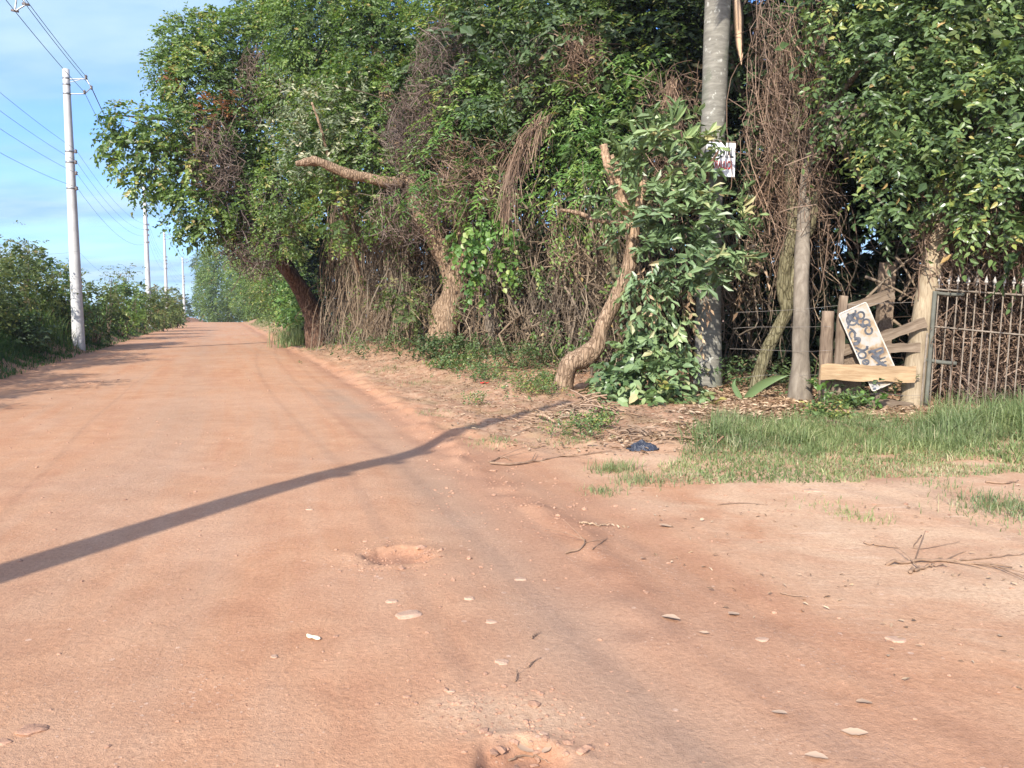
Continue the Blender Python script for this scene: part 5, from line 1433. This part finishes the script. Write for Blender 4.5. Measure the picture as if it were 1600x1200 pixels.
# low green weeds on the verge
def weeds(a, px_, py_, rr, nn, L, rng, v=(.3, .9), hh=.15, K=6):
    c = G(px_, py_)
    q = c[:2] + rng.normal(0, 1, (nn, 2)) * np.array(rr) * .5
    p = np.column_stack([q, H(q[:, 0], q[:, 1]) + rng.uniform(0, hh, nn)])
    sprays(a, p, norm(rng.normal(0, .5, (nn, 3)) + [0, -.2, 1.]), rng, K=K, SL=.2, L=L, W=L * .6, droop=.1, up=1., vbase=rng.uniform(v[0], v[1], nn))
a = Acc()
for (px_, py_, rr, nn, L) in [(765, 596, (.6, .7), 110, .06), (735, 583, (.5, .6), 60, .06), (830, 610, (.5, .45), 190, .05), (855, 600, (.3, .45), 90, .06), (900, 682, (.4, .18), 110, .04), (935, 672, (.2, .2), 80, .05), (745, 632, (.25, .2), 60, .04), (700, 575, (.5, .5), 120, .08), (1290, 655, (.3, .25), 60, .08), (1330, 640, (.3, .25), 60, .08)]:
    weeds(a, px_, py_, rr, nn, L, rg3)
tag(a.build('low_weeds', M['leaf_glossy']), 'low bright green weeds along the foot of the wood', 'weeds', None, 'stuff')
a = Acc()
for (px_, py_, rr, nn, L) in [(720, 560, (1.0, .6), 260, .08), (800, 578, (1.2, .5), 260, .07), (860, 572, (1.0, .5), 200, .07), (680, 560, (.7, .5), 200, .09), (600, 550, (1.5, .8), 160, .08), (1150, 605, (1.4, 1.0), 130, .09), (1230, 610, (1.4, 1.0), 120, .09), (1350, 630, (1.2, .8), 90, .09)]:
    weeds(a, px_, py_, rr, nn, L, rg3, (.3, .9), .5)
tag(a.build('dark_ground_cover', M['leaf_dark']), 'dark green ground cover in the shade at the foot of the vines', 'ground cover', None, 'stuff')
# leafy seedlings at the gate
for i, (px_, d_, lb) in enumerate([(1282, 13.0, 'young leafy plant at the foot of the short rotten post'), (1345, 12.5, 'small green seedling under the bottom plank of the gate'), (1368, 12.4, 'seedling in front of the stub stake of the gate'), (1300, 12.6, 'low leafy plant in front of the plank gate left end')]):
    b = base_of(px_, d_)
    r = root('seedling', b, lb, 'plant', 'young plants at the gate')
    rr_ = np.random.default_rng(950 + i)
    a = Acc(); nn = [5, 2, 2, 3][i]
    p = b + np.column_stack([rr_.normal(0, .14, (nn, 2)), rr_.uniform(.1, [.5, .35, .4, .35][i], nn)])
    for q in p: acc_tube(a, [b, (b + q) / 2 + [.02, 0, .05], q], .006, sides=4, n=6, cap=False, v=.5)
    a.build('stem', M['leaf_bright'], r)
    a = Acc(); sprays(a, p, norm(rr_.normal(0, .5, (nn, 3)) + [0, -.3, .6]), rr_, K=6, SL=.16, L=.12, W=.085, tm=T_OVATE, droop=.3, up=1., vbase=rr_.uniform(.3, .8, nn))
    a.build('leaves', M['leaf_bright'], r)
# sword leaf by the crooked trunk
r = root('sword_leaf_plant', base_of(1165, 14.0), 'single long grey green sword leaf arching up beside the crooked trunk', 'plant')
a = Acc()
for q, w in [([(1160, 628, 13.9), (1185, 605, 13.8), (1210, 592, 13.7), (1232, 586, 13.6)], .09), ([(1160, 628, 13.9), (1150, 610, 13.9), (1146, 600, 13.9), (1150, 590, 13.9)], .05)]:
    c = resample(np.array([P(*s_) for s_ in q]), 12); tg = norm(np.gradient(c, axis=0)); up_ = norm(np.cross(tg, [0, 1., .3]))
    wv = w * np.sin(np.linspace(.5, 3.05, 12))
    V = np.concatenate([c + up_ * wv[:, None], c + [0, .03, 0], c - up_ * wv[:, None]])
    i = np.arange(11)
    a.add(V, np.vstack([np.stack([i, i + 1, i + 13, i + 12], 1), np.stack([i + 12, i + 13, i + 25, i + 24], 1)]), .45)
a.build('blade', M['leaf_blue'], r, True)

# ------------------------------------------------------------------ litter, stones, twigs
rg4 = np.random.default_rng(1000)
def litter(a, x, y, size, rng, v=None, up=.012):
    n = len(x)
    p = np.stack([x, y, H(x, y) + up], 1)
    an = rng.uniform(0, 6.28, n); A = np.stack([np.cos(an), np.sin(an), rng.normal(0, .25, n)], 1)
    N = np.array([0, 0, 1.]) + rng.normal(0, .3, (n, 3))
    L = size * rng.uniform(.5, 1.6, n)
    leaves(a, p, A, N, L, L * rng.uniform(.25, .55, n), rng.uniform(.2, 1, n) if v is None else v, T_OVATE)
a = Acc()
n = 16000
y = rg4.uniform(8.5, 34, n); x = XR(y) + rg4.uniform(.25, 5.5, n)
k = (n2d(x, y, .5, 70) > -.5) & (rg4.random(n) < sm(x - XR(y), .2, 1.6))
litter(a, x[k], y[k], .05, rg4)
n = 2600
x = rg4.uniform(.5, 9, n); y = rg4.uniform(3, 9.5, n); k = (x > XR(y) + .5) & (n2d(x, y, .7, 71) > rg4.uniform(-.4, .9, n))
litter(a, x[k], y[k], .03, rg4)
for (px_, py_, rr, nn) in [(1000, 690, .5, 120), (905, 650, .45, 300), (1200, 650, .9, 900), (1100, 670, .5, 300), (1150, 645, .9, 700), (1330, 655, .9, 500), (1240, 635, 1.2, 900), (1160, 615, 1.1, 1400), (1080, 612, .8, 700), (1300, 625, 1.2, 1000), (1400, 640, .8, 500), (1200, 600, 1.6, 1200)]:
    c = G(px_, py_); q = c[:2] + rg4.normal(0, rr * .6, (nn, 2)); litter(a, q[:, 0], q[:, 1], .09, rg4, up=.03)
tag(a.build('leaf_litter', M['leaf_brown']), 'dry brown leaf litter strewn over the verge', 'leaf litter', None, 'stuff')

ico = bmesh.new(); bmesh.ops.create_icosphere(ico, subdivisions=1, radius=1)
IV = np.array([v.co[:] for v in ico.verts]); IF = np.array([[v.index for v in f.verts] for f in ico.faces]); ico.free()
ico = bmesh.new(); bmesh.ops.create_icosphere(ico, subdivisions=3, radius=1)
IV3 = np.array([v.co[:] for v in ico.verts]); IF3 = np.array([[v.index for v in f.verts] for f in ico.faces]); ico.free()
def stones(x, y, s, rng, flat=.5):
    n = len(x)
    V = IV[None] * (1 + rng.uniform(-.3, .3, (n, len(IV), 1)))
    V = V * (s[:, None] * np.stack([rng.uniform(.7, 1.4, n), rng.uniform(.6, 1.1, n), np.full(n, flat)], 1))[:, None]
    an = rng.uniform(0, 6.28, n); c_, s_ = np.cos(an)[:, None], np.sin(an)[:, None]
    V = np.stack([V[..., 0] * c_ - V[..., 1] * s_, V[..., 0] * s_ + V[..., 1] * c_, V[..., 2]], -1)
    V += np.stack([x, y, H(x, y) + s * .1], 1)[:, None]
    F = (np.arange(n) * len(IV))[:, None, None] + IF[None]
    return V.reshape(-1, 3), F.reshape(-1, 3)
a = Acc()
n = 5500
y = np.exp(rg4.uniform(math.log(1.8), math.log(28), n)); x = XL(y) + (XR(y) - XL(y) + 6) * rg4.random(n)
k = n2d(x, y, .4, 75) > rg4.uniform(-1.2, 1.1, n); x, y = x[k], y[k]
s_ = np.exp(rg4.normal(math.log(.0045), .55, len(x))) * (1 + y * .05)
V, F = stones(x, y, np.clip(s_, .002, .03), rg4); a.add(V, F)
for (px_, py_, sx, sy, nn, sz) in [(580, 868, .1, .12, 110, .005), (620, 846, .18, .05, 70, .005), (665, 868, .07, .1, 60, .007), (610, 888, .16, .05, 60, .005), (770, 1110, .25, .12, 260, .005), (840, 1180, .12, .05, 60, .008), (700, 900, .3, .2, 50, .006), (820, 790, .5, .15, 60, .008), (760, 760, .3, .2, 40, .008), (880, 820, .3, .2, 50, .009), (560, 1010, .2, .1, 40, .004)]:
    c = G(px_, py_); q = c[:2] + rg4.normal(0, 1, (nn, 2)) * [sx, sy]
    V, F = stones(q[:, 0], q[:, 1], np.exp(rg4.normal(math.log(sz), .5, nn)), rg4); a.add(V, F)
# crumbs along the cut right edge
n = 1500; y = rg4.uniform(6, 30, n); x = XR(y) + rg4.normal(.2, .3, n)
V, F = stones(x, y, np.exp(rg4.normal(math.log(.008), .5, n)), rg4); a.add(V, F)
tag(a.build('gravel', M['stone']), 'loose dusty grit and pebbles scattered over the dirt road', 'gravel', None, 'stuff')

def rock(px_, py_, wpx, hpx, mat, label, name='stone', seed=0, grp='larger stones set in the road'):
    c = G(px_, py_); d = c[1]
    w = wpx * d / FPX / 2; h = hpx * d / FPX
    rng = np.random.default_rng(seed)
    q = 0
    for k in range(7):
        wv = norm(rng.normal(size=3)) * rng.uniform(1.5, 5); q = q + np.sin(IV3 @ wv + rng.uniform(0, 6)) * .08
    V = IV3 * (1 + q)[:, None] * [w, w * .75, h * .55]
    V = np.round(V / (w * .16)) * (w * .16) * .35 + V * .65
    V[:, 2] = np.minimum(V[:, 2], h * .36)
    o = mesh(name, V, IF3, M[mat], None, False)
    o.location = (c[0], c[1], c[2] - h * .06)
    o.rotation_euler = (0, 0, rng.uniform(-.4, .4))
    return tag(o, label, 'stone', grp)
rock(638, 963, 40, 15, 'stone_pale', 'largest pale embedded stone in the middle of the road beyond the white chip', seed=1)
rock(612, 941, 20, 9, 'stone_pale', 'small pale stone just above the largest embedded stone', seed=2)
rock(733, 937, 20, 9, 'stone_pale', 'flat pale stone right of the largest embedded stone', seed=3)
rock(785, 1037, 24, 10, 'stone_pale', 'rounded pale stone on the grey wheel track', seed=4)
rock(768, 972, 22, 7, 'stone_pale', 'low pale stone between the grey wheel track and the embedded stones', seed=5)
rock(48, 1142, 46, 14, 'stone', 'grey flat stone near the lower left corner', seed=6)
rock(8, 1164, 22, 10, 'stone', 'small stone cut by the left picture edge', seed=7)
rock(704, 1083, 14, 8, 'stone_pale', 'small pale stone beside the gravelly patch', seed=8)
rock(428, 1028, 14, 8, 'stone_pale', 'small pale stone left of the white chip', seed=9)
rock(483, 797, 12, 5, 'stone_pale', 'small stone just beyond the long pole shadow', seed=10)
rock(1400, 1002, 32, 9, 'stone_pale', 'flat pale stone in the entrance track', seed=11)
rock(1190, 1000, 20, 7, 'stone_pale', 'small flat stone left in the entrance track', seed=12)
rock(849, 1148, 16, 8, 'stone_pale', 'pale stone at the rim of the lower pothole', seed=13)
rock(1270, 768, 26, 8, 'stone_pale', 'pale stone at the front edge of the grass', seed=14)
rock(812, 906, 20, 7, 'stone_pale', 'flat stone beside the pothole on the grey wheel track', seed=15)
rock(92, 1024, 8, 6, 'stone', 'tiny dark pebble on the left of the road', seed=16)

def chip(name, px_, py_, lpx, wpx, ang, mat, label, cat, seed=0):
    c = G(px_, py_); d = c[1]; L = lpx * d / FPX; W = wpx * d / FPX
    n = 9; rng = np.random.default_rng(seed)
    t = np.linspace(-.5, .5, n)
    w = np.sqrt(np.clip(1 - (2 * t) ** 4, .05, 1)) * W * rng.uniform(.8, 1.1, n)
    z = .006 + .35 * W * np.abs(np.sin(t * 5 + seed))
    dirv = np.array([math.cos(ang), math.sin(ang)]); sdv = np.array([-dirv[1], dirv[0]])
    V = []
    for i in range(n):
        for s2, dz in ((-.5, W * .2), (0, W * .45), (.5, W * .15)):
            q = dirv * t[i] * L + sdv * s2 * w[i] * 2
            for dd in (0, -.0035): V.append([q[0], q[1], z[i] + dz + dd])
    F = []
    for i in range(n - 1):
        for k in range(2):
            a0 = i * 6 + k * 2; F.append([a0, a0 + 2, a0 + 8, a0 + 6]); F.append([a0 + 1, a0 + 7, a0 + 9, a0 + 3])
        F.append([i * 6, i * 6 + 6, i * 6 + 7, i * 6 + 1]); F.append([i * 6 + 4, i * 6 + 5, i * 6 + 11, i * 6 + 10])
    F.append([0, 1, 3, 2]); F.append([2, 3, 5, 4]); e = (n - 1) * 6; F.append([e, e + 2, e + 3, e + 1]); F.append([e + 2, e + 4, e + 5, e + 3])
    o = mesh(name, np.array(V), np.array(F), M[mat], None, False, np.full(len(F), .8))
    o.location = tuple(c)
    return tag(o, label, cat)
chip('bark_chip', 490, 1000, 28, 5, -.5, 'white_litter', 'bright cream chip lying on the road left of the largest stone', 'chip', 1)
def fleaf(px_, py_, lpx, wpx, ang, label, i):
    c = G(px_, py_); L = lpx * c[1] / FPX; n = 9; rng = np.random.default_rng(40 + i)
    t = np.linspace(0, 1, n); w = L * .26 * np.sin(np.pi * np.clip(t * .96 + .02, 0, 1)) ** .8 * rng.uniform(.85, 1.15, n)
    V = []
    for k in range(n):
        cz = .012 + L * .06 * np.sin(t[k] * 3.1 + i)
        V += [[(t[k] - .5) * L, -w[k], cz + w[k] * .2], [(t[k] - .5) * L, 0, cz], [(t[k] - .5) * L, w[k], cz + w[k] * .12]]
    F = [f for k in range(n - 1) for f in ([k * 3, k * 3 + 1, k * 3 + 4, k * 3 + 3], [k * 3 + 1, k * 3 + 2, k * 3 + 5, k * 3 + 4])]
    o = mesh('fallen_leaf', np.array(V), np.array(F), M['dead_leaf'], None, True, np.full(len(F), rng.uniform(.1, .9)))
    o.location = tuple(c); o.rotation_euler = (rng.normal(0, .1), rng.normal(0, .1), ang)
    return tag(o, label, 'leaf')
for i, (px_, py_, L_, W_, an, lb) in enumerate([(1048, 969, 30, 7, -.4, 'curled tan leaf beside the wheel track'), (1005, 876, 14, 10, .8, 'small cupped tan leaf near the broken twigs'), (1146, 962, 26, 6, .6, 'dry leaf on its edge in the entrance track'), (1100, 992, 16, 6, -.2, 'small tan leaf below the curled one'), (1335, 1148, 40, 12, -.3, 'broad pale leaf low in the entrance track'), (1218, 1118, 26, 8, -.7, 'pale leaf left of the broad one'), (1275, 1190, 36, 9, -.3, 'pale leaf at the bottom of the picture'), (1350, 1102, 28, 9, .1, 'faded leaf above the broad pale one'), (1040, 824, 22, 7, 0, 'greenish fallen leaf near the wood chips'), (820, 1178, 34, 10, -.6, 'dry leaf lying inside the lower pothole'), (855, 1186, 26, 8, .9, 'second dry leaf inside the lower pothole')]):
    tag(fleaf(px_, py_, L_, W_, an, lb, i), group='large fallen leaves')
chip('litter_scrap', 757, 600, 14, 4, .1, 'red_litter', 'small red plastic scrap in the weeds of the verge', 'litter', 30)

def stick(pts, r, label, name='fallen_branch', mat='stick', twigs=0, seed=0, cat='branch', lift=.004):
    rng = np.random.default_rng(seed)
    W_ = []
    for (px_, py_) in pts:
        g = G(px_, py_); W_.append(g + [0, 0, r + lift * rng.uniform(.3, 1.5)])
    W_ = resample(np.array(W_), 16) + rng.normal(0, r * .5, (16, 3))
    ro = root(name, W_[0], label, cat, 'fallen branches and twigs')
    part_tube('stem', W_, [r, r * .8, r * .4], M[mat], ro, sides=7, rough=.12, seed=seed)
    if twigs:
        a = Acc()
        for k in range(twigs):
            i = rng.integers(3, 14); tg = W_[i] - W_[i - 1]; tg = norm(tg[None])[0]
            o_ = np.array([-tg[1], tg[0], .02]) * rng.choice([-1, 1]) + tg * rng.uniform(.6, 1.6)
            L_ = rng.uniform(.12, .4)
            acc_tube(a, [W_[i], W_[i] + o_ * L_ * .5 + [0, 0, .01], W_[i] + o_ * L_], [r * .5, r * .35, r * .15], sides=4, n=6, cap=False, v=.5)
        a.build('twig', M[mat], ro)
stick([(765, 726), (800, 728), (840, 722), (890, 714), (955, 707)], .013, 'long thin dark branch lying across the verge', twigs=4, seed=1)
stick([(765, 724), (785, 716), (800, 722)], .008, 'short forked twig at the left end of the long branch', twigs=2, seed=2)
stick([(1385, 884), (1440, 880), (1500, 881), (1580, 889)], .011, 'long dry branch lying in the entrance track', twigs=5, seed=3)
stick([(1420, 898), (1445, 889), (1470, 886)], .012, 'stout short stick touching the long dry branch', twigs=1, seed=4)
stick([(1480, 880), (1540, 875), (1600, 868)], .006, 'thin twig to the right of the long dry branch', seed=5)
stick([(1350, 852), (1380, 856), (1405, 860)], .008, 'short twig above the long dry branch', seed=6)
stick([(1440, 838), (1430, 860), (1500, 850)], .004, 'hair thin bent twig in the entrance track', seed=7)
stick([(885, 866), (905, 862), (915, 850), (908, 842)], .006, 'small hooked twig beside the reddish windrow', twigs=3, seed=8)
stick([(905, 820), (930, 822), (955, 823)], .009, 'short pale stick beyond the hooked twig', mat='cut_wood', seed=9)
stick([(925, 862), (945, 846), (948, 842)], .004, 'thin curved twig right of the hooked twig', seed=10)
stick([(1540, 755), (1565, 757), (1590, 754)], .012, 'dark stick at the grass edge on the right', seed=11)
stick([(1120, 790), (1160, 788), (1200, 790)], .005, 'thin stick before the grass patch', seed=12)
stick([(830, 1000), (838, 994), (845, 992)], .004, 'dark splinter on the grey wheel track', seed=13)
stick([(826, 1046), (836, 1036), (845, 1032)], .003, 'thin splinter below the dark one', seed=14)
stick([(805, 1068), (808, 1058), (806, 1048)], .003, 'tiny forked splinter above the gravelly patch', twigs=1, seed=15)
stick([(1260, 650), (1290, 660), (1325, 672)], .03, 'pale fallen limb in the grass before the gate', mat='bark_tan', seed=16)
stick([(795, 1194), (830, 1190), (860, 1196)], .004, 'thin twig lying across the lower pothole', seed=17)
stick([(1220, 930), (1245, 934), (1262, 935)], .004, 'dark little twig in the middle of the entrance track', seed=18)

# pile of stripped bark at the pruned tree
r = root('bark_pile', base_of(915, 13.6), 'heap of stripped reddish bark and wood slivers at the foot of the pruned tree', 'debris')
rg5 = np.random.default_rng(1100)
a = Acc()
def slivers(px_, py_, sx, sy, nn, L, hh=.12):
    c = G(px_, py_); q = c[:2] + rg5.normal(0, 1, (nn, 2)) * [sx, sy]
    hz = hh * np.exp(-((q - c[:2]) ** 2 / [sx * sx * 2, sy * sy * 2]).sum(1))
    p = np.column_stack([q, H(q[:, 0], q[:, 1]) + rg5.uniform(0, 1, nn) * hz + .01])
    an = rg5.normal(0, .9, nn); dr = np.stack([np.cos(an), np.sin(an), rg5.normal(-.05, .25, nn)], 1)
    t = np.linspace(-.5, .5, 6); LL = rg5.uniform(L[0], L[1], nn)
    PT = p[:, None] + dr[:, None] * (LL[:, None] * t)[..., None] + np.array([0, 0, 1.]) * (-.25 * LL[:, None] * t ** 2)[..., None]
    multi_tubes(a, PT, rg5.uniform(.003, .014, nn), 4, rg5.uniform(.4, 1, nn))
slivers(925, 645, .3, .3, 180, (.15, .5), .3); slivers(880, 655, .35, .3, 60, (.1, .4), .05)
tag(a.build('slivers', M['bark_chips'], r), kind='stuff')
b5 = Acc()
for (p0, p1, rr) in [((838, 655), (866, 664), .025), ((905, 650), (945, 665), .05), ((890, 640), (900, 668), .03), ((920, 628), (935, 660), .03)]:
    A_, B_ = G(*p0) + [0, 0, .06], G(*p1) + [0, 0, .04]
    acc_tube(b5, [A_, (A_ + B_) / 2 + [0, 0, .04], B_], [rr, rr, rr * .6], sides=6, n=8, rough=.15, v=.8)
b5.build('billet', M['cut_wood'], r, True)
r = root('bark_pile', base_of(1010, 12.3), 'loose brown bark strips under the broad leaved shrub', 'debris')
a = Acc(); slivers(1010, 680, .4, .2, 80, (.1, .45), .12); slivers(1090, 690, .4, .2, 70, (.1, .4), .08)
tag(a.build('slivers', M['bark_chips'], r), kind='stuff')

# crumpled plastic bag
n = 26
u, v_ = np.meshgrid(np.linspace(-1, 1, n), np.linspace(-1, 1, n))
rr = np.hypot(u, v_)
z = np.clip(1 - rr, 0, 1) ** .7 * .1 + .028 * n2d(u, v_, .9, 80) + .018 * n2d(u, v_, 2.2, 81)
c = G(1004, 702)
V = np.stack([u * .17 * (1 + .15 * n2d(u, v_, .8, 82)), v_ * .12, np.maximum(z, .004)], -1).reshape(-1, 3)
i = (np.arange(n - 1)[:, None] * n + np.arange(n - 1)[None]).ravel()
F = np.stack([i, i + 1, i + n + 1, i + n], 1)
V[:, 2] += H(c[0] + V[:, 0], c[1] + V[:, 1]) - c[2]
o = mesh('plastic_bag', V, F, M['plastic_black'], None, False); o.location = tuple(c)
sol = o.modifiers.new('thickness', 'SOLIDIFY'); sol.thickness = .002
tag(o, 'crumpled black plastic bag among the bark strips at the grass edge', 'plastic bag')

print('crown verts', TOT[0], 'total verts', sum(len(m.vertices) for m in bpy.data.meshes))

ds = root('dead_leaf_sheath', P(1158, 30, 15.9), 'pale dried leaf sheath dangling beside the top of the palm trunk', 'dead leaf')
a = Acc()
c = resample(np.array([P(1150, -10, 15.9), P(1154, 25, 15.8), P(1155, 60, 15.8), P(1158, 102, 15.8)]), 12)
w = np.interp(np.linspace(0, 1, 12), [0, .4, .75, 1], [.09, .1, .08, .01])
V = np.concatenate([c + np.array([-1, 0, 0]) * w[:, None], c + [0, -.05, 0], c + np.array([1, 0, 0]) * w[:, None], c + [0, -.03, 0]])
i = np.arange(11)
a.add(V, np.vstack([np.stack([i + k * 12, i + k * 12 + 1, i + ((k + 1) % 4) * 12 + 1, i + ((k + 1) % 4) * 12], 1) for k in range(4)]), .9)
a.build('blade', M['dead_leaf'], ds, True)
part_tube('stalk', [P(1140, -40, 15.9), P(1148, -15, 15.9)], .02, M['vine'], ds, sides=5)

# thin morning haze over the whole place
hz = bmesh.new(); bmesh.ops.create_cube(hz, size=1)
hm = bpy.data.meshes.new('haze'); hz.to_mesh(hm); hz.free()
ho = bpy.data.objects.new('haze', hm); COL.objects.link(ho)
ho.scale = (1500, 1500, 48); ho.location = (0, 0, 2)
m, nt, out = mat_new('air_haze')
pv = nt.nodes.new('ShaderNodeVolumePrincipled')
pv.inputs['Color'].default_value = (.88, .93, 1, 1); pv.inputs['Density'].default_value = HAZE
pv.inputs['Anisotropy'].default_value = .2
nt.links.new(pv.outputs[0], out.inputs['Volume'])
hm.materials.append(m)
tag(ho, 'thin pale haze softening the far end of the road', 'haze', None, 'stuff')
